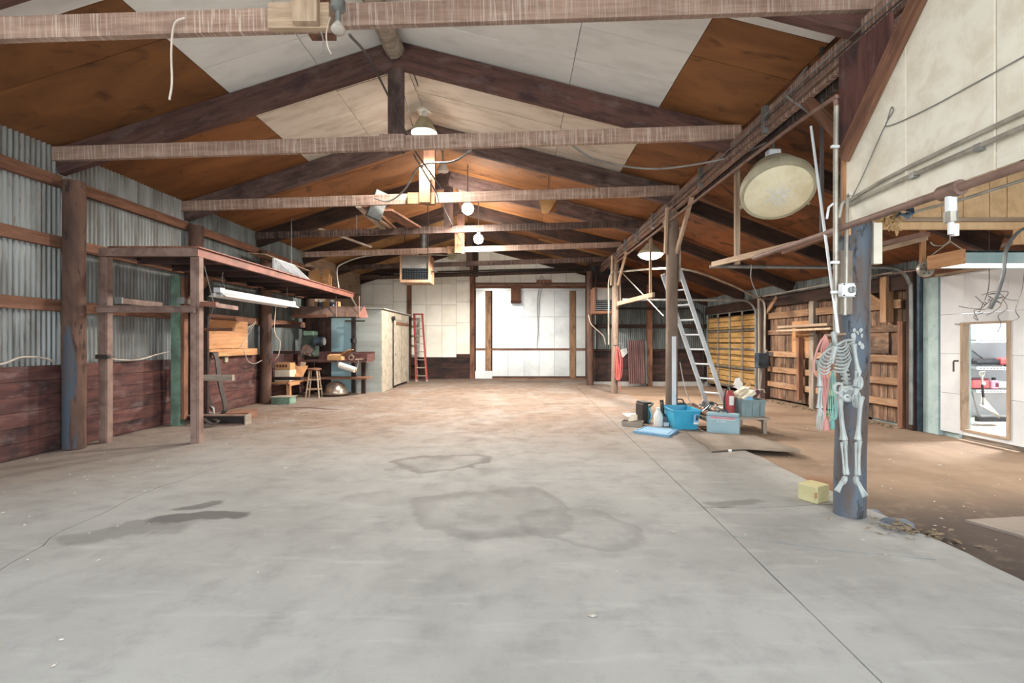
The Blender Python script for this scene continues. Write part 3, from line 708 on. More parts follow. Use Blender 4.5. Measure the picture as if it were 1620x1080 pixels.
bx('door_header', XD-.04, XD+.1, 4.2, 7.9, 2.43, 2.68, M['brown'], d2)
bx('door_header_strip', XD-.07, XD-.04, 4.2, 7.6, 2.42, 2.46, M['tan_wood'], d2)
track(7.95, 2.62, 3.15, par=d2)
# store room behind the pass door
rm = struct('wall_store_room')
bx('room_wall', 6.66, 10.6, 9.12, 9.2, -.1, 3.0, M['door2_white'], rm); bx('room_wall', 10.5, 10.6, 5.0, 9.2, -.1, 3.0, M['door2_white'], rm)
bx('room_wall', 6.72, 10.6, 4.95, 5.03, -.1, 3.0, M['door2_white'], rm); bx('room_wall', 6.66, 6.70, 7.32, 9.2, -.1, 3.0, M['cyan_grey'], rm)
bx('room_ceiling', 6.7, 10.6, 4.9, 9.2, 2.9, 3.0, M['white_metal'], rm); bx('room_floor', 6.72, 10.6, 4.95, 9.2, -.08, .02, M['grey_wood'], rm)
bx('room_wall', 6.66, 6.72, 4.2, 6.45, 0, 2.5, M['cyan_grey'], rm)

# header partition of yellow siding across the side aisle, with whitewashed plywood hung under the girder
hd = struct('wall_header')
YH = 5.0; xs = [3.62, 3.86, 4.06, 4.36, 4.58, 4.85, 5.03, 5.4, 5.8, 6.2, 6.6]
for a, b in zip(xs, xs[1:]):
    za, zb = roofz(a)-.1, roofz(b)-.1
    plate('siding_board', [(a+.004, YH, 2.63), (b-.004, YH, 2.63), (b-.004, YH, zb), (a+.004, YH, za)], .02, M['t111'], hd)
bx('header_rail', 3.62, 6.6, YH-.06, YH-.015, 2.55, 2.66, M['t111'], hd)
bx('header_rail', 3.62, 6.6, YH-.1, YH-.06, 2.62, 2.66, M['tan_wood'], hd)
bx('header_end_block', 5.08, 5.3, YH-.1, YH-.02, 2.40, 2.55, M['t111'], hd)
XP = 2.615
sheets = [[(3.855, 2.345), (3.855, 2.90), (3.27, 3.45), (3.27, 2.345)], [(3.255, 2.345), (3.255, 3.46), (3.12, 3.60), (2.66, 3.60), (2.66, 2.345)], [(2.645, 2.345), (2.645, 3.60), (1.44, 3.60), (1.44, 2.345)], [(1.425, 2.345), (1.425, 3.60), (.3, 3.60), (.3, 2.345)]]
pw = struct('wall_hanging_panel')
for s in sheets: plate('plywood_sheet', [(XP, yy, zz) for yy, zz in s], .012, M['ply_white'], pw)
bx('top_batten', 2.622, 2.66, .3, 3.12, 3.52, 3.72, M['brown'], pw)
bx('batten', 2.60, 2.65, 3.86, 3.90, 2.25, 2.95, M['orange_wood'], pw)
# ------------------------------------------------------------------ girder line between nave and side aisle
g = thing('girder', 'long streaked double-plank girder carrying the trusses along the row of log posts', 'beam', (2.85, 8, 3.72))
for y0, y1 in ((-1.4, 3.9), (3.91, 8.6), (8.61, 13.3), (13.31, 16.2)):
    board('girder_plank', (2.80, y0, 3.87), (2.80, y1, 3.87), .05, .27, M['girder'], g)
    board('girder_plank', (2.90, y0, 3.83), (2.90, y1, 3.83), .05, .27, M['girder_dark'], g)
board('ledger', (2.755, -1.4, 3.80), (2.755, 16.2, 3.80), .035, .045, M['girder'], g)
tube('girder_cable', [(2.735, y, 3.90+.012*math.sin(y*1.7)) for y in range(-1, 17)], .008, M['wire_grey'], g, k=3)
tube('girder_cable', [(2.735, y, 3.845+.012*math.sin(y*1.1+2)) for y in range(-1, 17)], .007, M['wire_dark'], g, k=3)
for yy in (5.4, 7.3, 9.9, 11.2, 12.4, 14.0): bx('girder_strap', 2.72, 2.775, yy-.03, yy+.03, 3.72, 4.02, M['steel_grey'], g)
plab = {3.95: 'stout log post with the plastic skeleton hanging on it', 8.54: 'log post beside the aluminium ladder, white metal strip down its front', 13.27: 'slim log post with the red cord coil'}
for yy, x0, x1, r in ((3.95, 2.70, 2.77, .112), (8.54, 2.70, 2.72, .1), (13.27, 2.64, 2.68, .088)):
    t = thing('girder_post', plab[yy], 'post', (x0, yy, 0), 'log posts under the girder')
    cyl('log', (x0, yy, -.05), (x1, yy, 3.68), r*1.02, M['log_blue'] if yy < 5 else M['log_grey'], t, r, 18, .1, 14)
    for sy in (-1, 1):
        m = M['brown'] if yy < 5 else M['tan_wood']
        if yy < 5 and sy < 0:
            board('knee_brace', (2.585, 3.86, 2.86), (2.585, 3.08, 3.67), .04, .13, M['brown'], t, (0, .8, .6))
        else:
            z0 = 3.0 if yy < 5 else 2.95
            board('knee_brace', (x1+.04, yy+sy*.1, z0), (2.80, yy+sy*.75, 3.74), .04, .1, m, t, (0, -sy, .8))
    if yy > 5:
        board('side_cleat', (x1-.13, yy-.02, 2.95), (x1-.11, yy-.05, 3.75), .04, .08, M['tan_wood'], t)
        board('upper_splint', (x1+.1, yy-.08, 2.45), (x1+.1, yy-.08, 3.4), .02, .09, M['grey_wood'], t)
    if yy < 5:
        bx('upper_plank', 2.62, 2.65, 3.42, 3.96, 2.9, 3.72, M['wainscot'], t)
        bx('lower_plank', 2.545, 2.635, yy-.13, yy-.10, 1.62, 2.12, M['grey_wood'], t)
        bx('white_block', 2.86, 2.93, yy-.05, yy-.0, 2.03, 2.36, M['ply_white'], t)
        for q in range(9):
            fx = random.uniform(2.66, 2.74); fz = random.uniform(1.27, 1.52); rr = random.uniform(.008, .024); fy = yy-.001-math.sqrt(max(.0001, .1165**2-(fx-2.725)**2))
            plate('paint_fleck', [V((fx+rr*random.uniform(.6, 1.1)*math.cos(u_), fy, fz+rr*1.5*random.uniform(.6, 1.1)*math.sin(u_))) for u_ in [k_*6.283/7 for k_ in range(7)]], .004, M['bone'], t)
    if 8 < yy < 9:
        bx('metal_strip', x0-.02, x0+.05, yy-.118, yy-.10, .12, 1.50, M['white_metal'], t)
        tube('hanging_rod', [(x0+.12, yy-.1, 1.05), (x0+.2, yy-.13, .6), (x0+.34, yy-.15, .2), (x0+.4, yy-.2, -.02)], .008, M['wire_white'], t)

# ------------------------------------------------------------------ lamps
def point(name, loc, e, r=.12, col=(1, .93, .83)):
    d = bpy.data.lights.new(name, 'POINT'); d.energy = e; d.shadow_soft_size = r; d.color = col
    o = bpy.data.objects.new(name, d); COL.objects.link(o); o.location = loc; return o
def reflector_lamp(loc, R, label, e, box_top=True):
    x, y, z = loc
    t = thing('pendant_lamp', label, 'lamp', loc, 'lit lamps under the roof')
    T = Matrix.Translation(V(loc))
    lathe('reflector', [(.05, .26), (.09, .25), (.12, .2), (R*.8, .1), (R, .02), (R, 0), (R-.01, .005), (R*.78, .085), (.1, .19), (.04, .22)], M['fix_grey'], t, T)
    lathe('bulb', [(.001, -.11), (R*.5, -.095), (R*.82, -.05), (R*.95, .0), (R*.93, .015)], M['bulb'], t, T, 24)
    cyl('socket', (x, y, z+.25), (x, y, z+.36), .04, M['white_metal'], t)
    if box_top:
        box('ballast_box', (x, y, z+.47), (.2, .15, .2), M['white_metal'], t)
        bx('hanger_plate', x-.1, x+.1, y-.03, y+.03, z+.57, z+.59, M['steel_grey'], t)
    rz_ = roofz(x)-.02
    cyl('hanger', (x, y, z+.55 if box_top else z+.36), (x, y, rz_), .012, M['steel_grey'], t, n=6)
    d = bpy.data.lights.new('lamp_light', 'SPOT'); d.energy = e*1.6; d.shadow_soft_size = .1; d.color = (1, .93, .83); d.spot_size = math.radians(165); d.spot_blend = .4
    o = bpy.data.objects.new('lamp_light', d); COL.objects.link(o); o.location = (x, y, z-.14)
    return t
reflector_lamp((RX, 8.3, 4.97), .22, 'lit reflector lamp hanging from the ridge behind the grey king post', 230)
reflector_lamp((3.04, 11.1, 3.40), .29, 'lit wide-shade lamp hanging in the side aisle beside the ladder post', 420, False)
def ball_lamp(loc, label, e):
    x, y, z = loc; t = thing('ball_lamp', label, 'lamp', loc, 'lit lamps under the roof')
    bm = bmesh.new(); bmesh.ops.create_icosphere(bm, subdivisions=3, radius=.13); me = bpy.data.meshes.new('bulb'); bm.to_mesh(me); bm.free()
    smooth(me); link('bulb', me, t, Matrix.Translation(V(loc)), M['bulb'])
    cyl('socket', (x, y, z+.11), (x, y, z+.25), .05, M['white_metal'], t); cyl('hanger', (x, y, z+.25), (x, y, roofz(x)-.02), .012, M['steel_grey'], t, n=6)
    d = bpy.data.lights.new('lamp_light', 'SPOT'); d.energy = e*1.3; d.shadow_soft_size = .12; d.color = (1, .93, .83); d.spot_size = math.radians(172); d.spot_blend = .3
    o = bpy.data.objects.new('lamp_light', d); COL.objects.link(o); o.location = (x, y, z-.16)
    point('lamp_glow', (x, y+.2, z-.02), e*.16); return t
ball_lamp((-1.08, 10.5, 4.285), 'glaring round bulb in the middle of the nave, the nearer and larger of two', 420)
ball_lamp((-1.05, 13.0, 4.16), 'glaring round bulb just before the white end wall, the farther of two', 850)
# big industrial lamp
t = thing('high_bay_lamp', 'big round industrial lamp with cream ribbed lens, unlit, hanging near the skeleton post', 'lamp', (3.05, 5.6, 2.9))
Yl = 5.6; c = P(1231, 305, Yl); tilt = Matrix.Rotation(math.radians(-36), 4, 'X') @ Matrix.Rotation(math.radians(10), 4, 'Y')
T = Matrix.Translation(c) @ tilt
lathe('dome', [(.10, .46), (.2, .45), (.27, .38), (.33, .26), (.35, .16), (.37, .15), (.37, .13)], M['fix_grey'], t, T, 32)
lathe('rim', [(.375, .12), (.40, .11), (.40, .02), (.385, 0), (.36, .0)], M['fix_grey'], t, T, 32)
lathe('lens', [(.37, .01), (.30, -.02), (.18, -.045), (.06, -.055), (.001, -.056)], M['cream_lens'], t, T, 32)
for i in range(34):
    a = i*.185+random.uniform(-.08, .08); r0, r1 = random.uniform(.01, .05), random.uniform(.08, .19)
    plate('lens_rib', [T @ V((r*math.cos(a+da), r*math.sin(a+da), -.0605+.07*r)) for r, da in ((r0, -.09), (r1, -.04), (r1, .04), (r0, .09))], .004, M['paper'], t)
for a in (.3, 2.4, 4.4): box('rim_clip', (0, 0, 0), (.05, .03, .04), M['fix_grey'], t, M=T @ rotz(a) @ Matrix.Translation((.405, 0, .05)))
tp = T @ V((0, 0, .45))
cyl('bracket_arm', T @ V((-.38, 0, .08)), T @ V((-.3, 0, .2)), .02, M['fix_grey'], t)
cyl('bracket_arm', T @ V((.38, 0, .08)), T @ V((.3, 0, .2)), .02, M['fix_grey'], t)
box('ballast_box', tp+V((0, 0, .07)), (.2, .16, .16), M['cyan_grey'], t, bev=.015)
box('mount_box', tp+V((0, 0, .19)), (.15, .12, .1), M['white_metal'], t, bev=.015)
cyl('stem', tp+V((0, 0, .2)), (tp.x, tp.y, roofz(tp.x)-.05), .02, M['steel_grey'], t)
# dead lamp on the foremost chord
t = thing('socket_lamp', 'dead bulb in a bare socket hanging on the foremost bottom chord', 'lamp', (-1.42, 3.72, 3.9))
q = P(535, 48, 3.7)
lathe('bulb', [(.001, -.03), (.03, -.028), (.052, -.01), (.055, .01), (.03, .05), (.015, .07)], M['bulb_off'], t, Matrix.Translation(q), 18)
cyl('socket', q+V((0, 0, .06)), q+V((0, 0, .16)), .02, M['steel_grey'], t); lathe('clamp', [(.03, .14), (.055, .16), (.055, .22), (.03, .24)], M['steel_grey'], t, Matrix.Translation(q), solid=True)
tube('loose_wire', [q+V((-.06, 0, .1)), q+V((-.09, 0, -.02)), q+V((-.08, 0, -.12)), q+V((-.06, .02, -.17))], .005, M['wire_white'], t)
tube('loose_wire', [P(508, 50, 3.75), P(512, 68, 3.75), P(508, 85, 3.75)], .006, M['wire_grey'], t)
t = thing('socket_lamp', 'dead bulb hanging on a short stem behind the orange king post', 'lamp', P(701, 262, 9.6))
q = P(701, 262, 9.6); lathe('bulb', [(.001, -.13), (.1, -.12), (.12, -.08), (.08, 0), (.04, .08)], M['bulb_off'], t, Matrix.Translation(q), 16)
cyl('stem', q+V((0, 0, .07)), q+V((0, 0, .3)), .02, M['fix_grey'], t); lathe('ceiling_cup', [(.03, .3), (.08, .36), (.09, .4)], M['fix_grey'], t, Matrix.Translation(q), 14, True)
cyl('hanger', q+V((0, 0, .4)), (q.x, q.y, roofz(q.x)-.02), .012, M['steel_grey'], t, n=6)
# wires and cables under the roof
def wire(label, pts, r=.008, mat='wire_grey', name='cable', cat='cable', **kw): return tag(tube(name, pts, r, M[mat], None, **kw), label, cat)
wire('white flex dangling from the foremost chord above the brown ceiling', [P(292, 28, 3.82), P(276, 38, 3.8), P(271, 80, 3.82), P(272, 130, 3.83), P(268, 158, 3.83)], .008, 'wire_white')
wire('dark stay rod slanting from the foremost chord past the tall grey king post', [P(553, 55, 3.95), P(588, 100, 4.8), P(640, 205, 6.2), P(652, 232, 6.7), P(700, 300, 8.6)], .012, 'wire_dark')
wire('thin dark stay rod from the second truss down to the lit pendant lamp', [P(645, 90, 6.5), P(672, 165, 8.3)], .01, 'wire_dark')
wire('thin double wire looping beside the lit pendant lamp', [P(637, 140, 6.6), P(650, 190, 8.0), P(658, 207, 8.3), P(668, 204, 8.4)], .006, 'wire_dark')
wire('heavy grey cable sagging from the second chord to the girder', [P(885, 213, 6.3), P(905, 230, 6.35), P(950, 255, 6.5), P(1040, 267, 6.6), P(1150, 250, 6.4), P(1215, 225, 5.6)], .013, 'wire_grey')
wire('heavy grey cable looping from the second chord under the orange king post', [P(745, 238, 6.4), P(715, 256, 7.2), P(665, 262, 8.2), P(640, 300, 8.5), P(615, 318, 8.6), P(592, 313, 8.6)], .016, 'wire_grey')
wire('dark cable running from the orange king post back to the far bulb', [P(655, 245, 6.5), P(690, 305, 8.6), P(715, 355, 11), P(733, 387, 13.4)], .012, 'wire_dark')
wire('grey wire tied along the top of the girder near the front post', [P(1320, 45, 4.6), P(1270, 115, 5.0), P(1248, 140, 5.0), P(1245, 152, 4.9), P(1262, 165, 4.8), P(1280, 178, 4.7)], .012, 'wire_grey')
# planks and scrap lying in the trusses
def loose(label, a, b, w, tk, mat='tan_wood', up=(0, 0, 1)): return tag(board('loose_plank', a, b, w, tk, M[mat], None, up), label, 'plank', 'loose planks in the trusses')
loose('long loose plank lying aslant over the dark chord above the storage deck', P(455, 344, 11.1), P(585, 390, 13.4), .16, .05, 'grey_wood', (.3, 0, 1))
loose('grey plank propped on the orange truss, upper of a crossing pair', P(568, 326, 8.9), P(607, 362, 11.2), .12, .05, 'grey_wood')
loose('brown plank propped on the orange truss, longest of the group', P(580, 325, 8.9), P(622, 362, 11.3), .16, .05, 'brown')
loose('pale thin batten under the hanging duct box', P(598, 347, 9.6), P(620, 361, 11.2), .07, .03, 'tan_wood')
loose('pale plywood strip lying above the far chords near the heater', P(470, 405, 14.2), P(610, 375, 14.4), .35, .03, 'fiber_tan' if False else 'tan_wood')
loose('wide brown board slanting down towards the flue pipe', P(608, 332, 9.2), P(660, 362, 11.4), .3, .04, 'brown')
dk = thing('duct_box', 'short open grey sheet-metal duct box hanging from the orange truss', 'duct', P(598, 325, 9.0))
for i in range(4):
    a = i*math.pi/2+.5; cc = P(597, 325, 9.0); m = Matrix.Translation(cc) @ Matrix.Rotation(.35, 4, 'Y') @ rotz(a)
    box('duct_side', (0, 0, 0), (.01, .24, .5), M['steel_grey'], dk, M=m @ Matrix.Translation((.12, 0, 0)))
sc = thing('torn_ceiling_board', 'torn brown ceiling board flap hanging behind the orange chord', 'ceiling board', P(866, 322, 9.6))
plate('flap', [P(852, 315, 9.6), P(880, 316, 9.6), P(874, 328, 9.55), P(866, 337, 9.5), P(858, 337, 9.5)], .01, M['fiber_tan'], sc)
plate('flap', [P(874, 316, 9.7), P(881, 315, 9.7), P(878, 338, 9.65), P(872, 334, 9.65)], .01, M['fiber'], sc)
tube('hanger_wire', [P(868, 315, 9.6), V((P(868, 315, 9.6).x, 9.6, roofz(.6)-.02))], .006, M['wire_dark'], sc, curve=False)
# hanging rods from the roof to the deck
for x_, y0_, y1_, Yd, lab in ((461, 352, 430, 11.0, 'thin steel rod hanging from the roof to the storage deck'), (564, 335, 365, 11.2, 'short steel rod under the crossing planks'), (677, 330, 400, 12.5, 'dark thin rod hanging beside the flue pipe')):
    a, b = P(x_, y0_, Yd), P(x_, y1_, Yd); tag(cyl('hanger_rod', (a.x, a.y, roofz(a.x)-.03), b, .012, M['wire_dark' if Yd > 12 else 'steel_grey'], None, n=6), lab, 'rod')
# unit heaters
def heater(x0, x1, y0, z0, z1, label, dark=False):
    t = thing('unit_heater', label, 'heater', ((x0+x1)/2, y0, z0)); h = z1-z0; d = .7
    cs = M['heater'] if not dark else M['brown']
    bx('side_panel', x1-.03, x1+.02, y0, y0+d, z0, z1, cs, t); bx('side_panel', x0-.02, x0+.03, y0, y0+d, z0, z1, cs, t)
    bx('top_panel', x0, x1, y0+.05, y0+d, z1-.03, z1, cs, t); bx('bottom_panel', x0, x1, y0, y0+d, z0, z0+.03, cs, t); bx('back_panel', x0, x1, y0+d-.03, y0+d, z0, z1, M['heater_inside'], t)
    bx('inner_plate', x0+.03, x1-.03, y0+.04, y0+.06, z0+h*.52, z1-.03, M['heater_inside'], t)
    bx('bottom_lip', x0, x1, y0-.02, y0, z0, z0+h*.1, cs, t)
    for i in range(5): bx('louver', x0+.03, x1-.03, y0+.0, y0+.05, z0+h*(.14+.08*i), z0+h*(.145+.08*i)+.012, M['black'] if not dark else M['steel_grey'], t)
    for i in range(11): bx('grille_bar', x0+.04+(x1-x0-.09)*i/10, x0+.05+(x1-x0-.09)*i/10, y0+.03, y0+.05, z0+h*.1, z0+h*.52, M['blue_dark'], t)
    bx('grille_back', x0+.03, x1-.03, y0+.1, y0+.12, z0+h*.1, z0+h*.52, M['black'], t)
    return t
h1 = heater(-3.38, -2.55, 14.0, 3.12, 3.92, 'tan unit heater with dark louvers hanging before the white end wall')
cyl('flue_pipe', (-2.78, 14.35, 3.92), (-2.78, 14.35, roofz(-2.78)-.02), .11, M['steel_grey'], h1); cyl('flue_collar', (-2.78, 14.35, 3.92), (-2.78, 14.35, 4.0), .14, M['steel_grey'], h1)
tube('gas_pipe', [(-3.42, 14.2, 3.3), (-3.52, 14.2, 3.34), (-3.48, 14.2, 3.4)], .02, M['steel_dark'], h1); tube('gas_pipe', [(-2.52, 14.2, 3.45), (-2.35, 14.2, 3.46)], .02, M['steel_dark'], h1, curve=False)
for xx in (-3.3, -2.62): cyl('hanger', (xx, 14.2, 3.92), (xx, 14.2, roofz(xx)-.02), .01, M['steel_dark'], h1, n=6)
h2 = heater(2.36, 2.98, 14.9, 2.28, 3.08, 'dark louvered heater hanging in the side aisle behind the girder', True)
for xx in (2.45, 2.9): cyl('hanger', (xx, 15.2, 3.08), (xx, 15.2, 3.68), .012, M['steel_dark'], h2, n=6)
tag(lathe('wall_disc', [(.001, -.03), (.16, -.03), (.18, 0), (.18, .03), (.001, .03)], M['fix_grey'], None, Matrix.Translation((px(717), YB-.2, pz(405))) @ Matrix.Rotation(math.pi/2, 4, 'X')), 'round beige disc on the white end wall above the pipes', 'wall disc')
sp = thing('wall_box', 'brown wooden box hanging over the white sliding door', 'box', (px(816), 18.3, pz(480)))
bx('box_body', px(808.5), px(824), 18.15, 18.5, pz(480), pz(453), M['brown'], sp); bx('front_frame', px(808), px(824.5), 18.13, 18.15, pz(480.5), pz(477), M['wainscot'], sp)
wire('thin wire hanging down the white sliding door', [(px(856), 18.45, pz(437)), (px(853), 18.45, pz(452)), (px(850), 18.45, pz(480)), (px(851), 18.45, pz(520)), (px(849), 18.45, pz(550))], .012, 'wire_grey')
wire('second thin wire looping down from the door track', [(px(856), 18.44, pz(437)), (px(860), 18.44, pz(444)), (px(854), 18.44, pz(470)), (px(853), 18.44, pz(500))], .01, 'wire_grey')
for zz, yy, lab in ((3.98, 18.2, 'upper of two long pipes under the end truss'), (3.92, 18.3, 'lower of two long pipes under the end truss')):
    tag(cyl('long_pipe', (-5.2, yy, zz), (2.5, yy, zz+.2), .03, M['steel_dark']), lab, 'pipe')
wire('grey conduit bending from the storage deck wall across to the end truss', [P(536, 455, 13.8), P(533, 430, 13.8), P(540, 418, 13.9), P(580, 405, 14.2), P(640, 402, 16), P(720, 404, 17.8)], .02, 'conduit', 'conduit', 'conduit')

t = thing('torn_ceiling_board', 'torn pale ceiling boards hanging off the ridge behind the nearer round bulb', 'ceiling board', P(745, 300, 12.2))
for a_, b_, c_, d_ in (((714, 284), (745, 291), (778, 306), (740, 306)), ((724, 296), (738, 297), (745, 309), (729, 310)), ((752, 300), (779, 308), (776, 318), (757, 316))):
    plate('board_piece', [P(*a_, 12.1), P(*b_, 12.15), P(*c_, 12.2), P(*d_, 12.1)], .012, M['white_old'], t)
cyl('hanging_nail', P(745, 291, 12.15), V((P(745, 291, 12.15).x, 12.15, roofz(-1.1)-.02)), .006, M['wire_dark'], t, n=5)
for sx_, lab in ((-1, 'grey strut running left from the ridge beam above the foremost chord'), (1, 'grey strut running right from the ridge beam above the foremost chord')):
    tag(board('ridge_strut', (RX+sx_*.16, 5.05, 5.16), (RX+sx_*1.1, 4.75, roofz(RX+sx_*1.1)-.1), .09, .1, M['grey_wood']), lab, 'strut')
# ------------------------------------------------------------------ pipes and panel wiring by the front post
t = thing('fire_pipe', 'thick brown pipe running under the whitewashed plywood past the front post', 'pipe', (2.60, 3.5, 2.3))
cyl('pipe', (2.53, 5.2, 2.30), (2.53, .6, 2.27), .024, M['pipe_brown'], t); cyl('tee', (2.53, 2.77, 2.285), (2.53, 2.90, 2.285), .045, M['pipe_brown'], t)
cyl('valve_body', (2.53, 2.835, 2.30), (2.53, 2.835, 2.16), .028, M['white_metal'], t); cyl('valve_nut', (2.53, 2.835, 2.16), (2.53, 2.835, 2.10), .034, M['conduit'], t, n=8)
cyl('drain_nipple', (2.53, 2.835, 2.10), (2.53, 2.835, 2.03), .016, M['white_metal'], t); bx('drain_cock', 2.54, 2.57, 2.825, 2.845, 2.02, 2.09, M['paper'], t)
t = thing('air_pipe', 'upright grey pipe with a lever tap before the skeleton post, bent back under the girder', 'pipe', (2.53, 3.8, 1.5))
tube('pipe', [P(1322, 525, 3.8), P(1322, 400, 3.8), P(1322, 250, 3.8), P(1323, 168, 3.8)], .018, M['conduit'], t, 8, False)
tube('upper_pipe', [P(1323, 168, 3.8), P(1321, 158, 3.82), P(1312, 160, 3.9), (2.60, 5.0, 3.45), (2.66, 8.0, 3.52), (2.66, 14.0, 3.55)], .018, M['pipe_brown'], t, 8)
tube('lever', [P(1318, 322, 3.78), P(1311, 328, 3.78), P(1308, 346, 3.77)], .009, M['white_metal'], t, curve=False)
for yy in (232, 415, 462): q = P(1321, yy, 3.77); box('pipe_clip', q, (.06, .02, .02), M['white_metal'], t)
tag(cyl('white_pole', P(1283, 200, 4.3), P(1326, 527, 3.72), .011, M['white_metal'], None, n=8), 'thin white pole leaning against the skeleton post', 'pole')
t = thing('switch_box', 'square grey switch box with a round knob on the skeleton post', 'switch', P(1340, 459, 3.72))
q = P(1340, 459, 3.73); box('body', q, (.105, .06, .105), M['white_metal'], t, bev=.008)
cyl('knob', q+V((.01, -.03, 0)), q+V((.01, -.055, 0)), .024, M['steel_grey'], t); box('knob_grip', q+V((.01, -.058, 0)), (.012, .012, .045), M['steel_grey'], t, .0)
for i in (-1, 1):
    for j in (-1, 1): cyl('screw', q+V((.042*i, -.028, .042*j)), q+V((.042*i, -.034, .042*j)), .006, M['steel_dark'], t, n=6)
tube('conduit', [q+V((0, .01, .05)), P(1340, 330, 3.76), P(1341, 310, 3.78), P(1346, 306, 3.7)], .013, M['conduit'], t, 8, False); tube('lower_conduit', [q+V((-.01, .01, -.05)), q+V((-.01, .01, -.19))], .016, M['conduit'], t, 8, False)
tag(tube('panel_conduit', [P(1327, 345, 3.8), P(1333, 322, 3.8), (2.585, 3.78, 2.50), (2.59, 3.6, 2.53), (2.59, 3.0, 2.565), (2.59, .6, 2.60)], .014, M['conduit'], None, 8), 'upper of two conduits slanting up the whitewashed plywood', 'conduit')
o_ = tag(tube('panel_conduit', [(2.58, 3.80, 2.46), (2.585, 3.6, 2.48), (2.585, 3.0, 2.495), (2.585, .6, 2.51)], .016, M['conduit'], None, 8), 'lower of two conduits on the whitewashed plywood', 'conduit')
for yy in (3.4, 2.95): bx('conduit_clip', 2.57, 2.605, yy-.25, yy-.21, 2.47, 2.51, M['steel_grey'], o_)
wire('thin looped wire tacked across the whitewashed plywood', [(2.6, 3.8, 2.5), (2.6, 3.66, 2.65), (2.6, 3.48, 2.88), (2.6, 3.42, 2.95), (2.6, 3.38, 3.03), (2.6, 3.36, 3.0), (2.6, 3.42, 2.92), (2.6, 3.1, 2.88), (2.6, 2.7, 2.87), (2.6, 2.0, 2.86)], .004, 'wire_grey', 'thin_wire')
# insulation tuft and bits over the header
t = thing('insulation_tuft', 'torn tan insulation tuft under the whitewashed plywood by the post', 'insulation', P(1405, 352, 4.6))
lst = []
for i in range(60):
    q = P(1405+random.gauss(0, 9), 350+random.gauss(0, 6), 4.6+random.uniform(-.1, .1)); d = V((random.gauss(0, 1), random.gauss(0, 1), random.gauss(0, 1))).normalized()*.03
    lst.append(sweep([q-d, q+V((0, 0, .01)), q+d], [.006, .016, .005], 5))
vs, fs = join_parts(lst); mesh('tuft', vs, fs, M['insul'], t)
cyl('tuft_wire', P(1405, 345, 4.6), P(1405, 330, 4.6)+V((0, 0, .3)), .006, M['wire_dark'], t, n=5)
t = thing('black_plastic_scrap', 'crumpled black plastic scrap caught behind the brown pipe', 'scrap', P(1435, 338, 4.5))
for i in range(7):
    q = P(1435+random.uniform(-12, 12), 338+random.uniform(-5, 5), 4.5); d = [V((random.uniform(-.07, .07), random.uniform(-.04, .04), random.uniform(-.05, .05))) for _ in range(3)]
    plate('shred', [q+d[0], q+d[1], q+d[2]], .004, M['blue_dark'], t)
wire('pale conduit rising to the upper right across the yellow siding', [P(1440, 337, 4.8), P(1530, 313, 4.5), P(1640, 278, 4.2)], .014, 'conduit', 'conduit', 'conduit', curve=False)
# planks and hangers over the side aisle
t = thing('hanging_rail', 'long thin plank on a hanger running towards the skeleton post', 'plank', P(1166, 415, 6.9))
board('plank', P(1128, 418, 7.2), P(1262, 386, 5.1), .05, .07, M['tan_wood'], t); board('plank', P(1240, 397, 5.2), P(1338, 360, 4.2), .05, .07, M['brown'], t)
q = P(1166, 418, 6.6); bx('hanger', q.x-.03, q.x+.03, q.y-.03, q.y+.03, q.z, roofz(q.x)-.05, M['tan_wood'], t)
q = P(1300, 375, 4.6); bx('hanger', q.x-.015, q.x+.015, q.y-.01, q.y+.01, q.z, roofz(q.x)-.05, M['wire_dark'], t)
tube('dangling_wire', [P(1189, 418, 6.4), P(1188, 440, 6.4), P(1195, 460, 6.4), P(1199, 470, 6.4)], .006, M['wire_grey'], t)
t = thing('hanging_rail', 'short tan plank on a hanger behind the far girder post', 'plank', P(1030, 478, 11.0))
board('plank', P(978, 480, 12.6), P(1034, 466, 10.6), .06, .1, M['tan_wood'], t); q = P(1029, 472, 10.8); bx('hanger', q.x-.025, q.x+.025, q.y-.025, q.y+.025, q.z, roofz(q.x)-.05, M['tan_wood'], t)
wire('pale conduit running down the side aisle ceiling to the blue electric box', [P(975, 430, 13.3), P(1075, 425, 10.8), P(1150, 448, 11.3), P(1190, 467, 12.0), P(1205, 474, 12.3), P(1210, 485, 12.35), P(1210, 520, 12.35), P(1210, 558, 12.35)], .025, 'conduit', 'conduit', 'conduit')
wire('thin wire stay from the far girder post up to the ladder post', [P(985, 432, 13.0), P(1050, 500, 10.8)], .012, 'conduit', 'stay_wire', curve=False)
wire('thin conduit along the right wall plate', [V((xr(9)-.2, 8.2, 2.58)), V((xr(12.3)-.2, 12.3, 2.56))], .015, 'conduit', 'conduit', 'conduit', curve=False)
t = thing('electric_box', 'blue-grey electric box on the right wall beside the overhead door', 'electric box', P(1206, 582, 12.2))
q = P(1205, 570, 12.2); box('body', q, (.3, .16, .38), M['blue_dark'], t, .2, .015); box('cover', q+V((-.02, -.09, .02)), (.24, .02, .3), M['blue_dark'], t, .2)
cyl('cable_gland', q+V((.1, -.02, .2)), q+V((.1, -.02, .27)), .04, M['steel_grey'], t); box('meter', q+V((.2, -.02, .16)), (.1, .08, .1), M['steel_grey'], t)
tube('lower_cable', [q+V((0, 0, -.18)), q+V((-.02, 0, -.5)), q+V((.0, .1, -.95))], .02, M['wire_grey'], t)
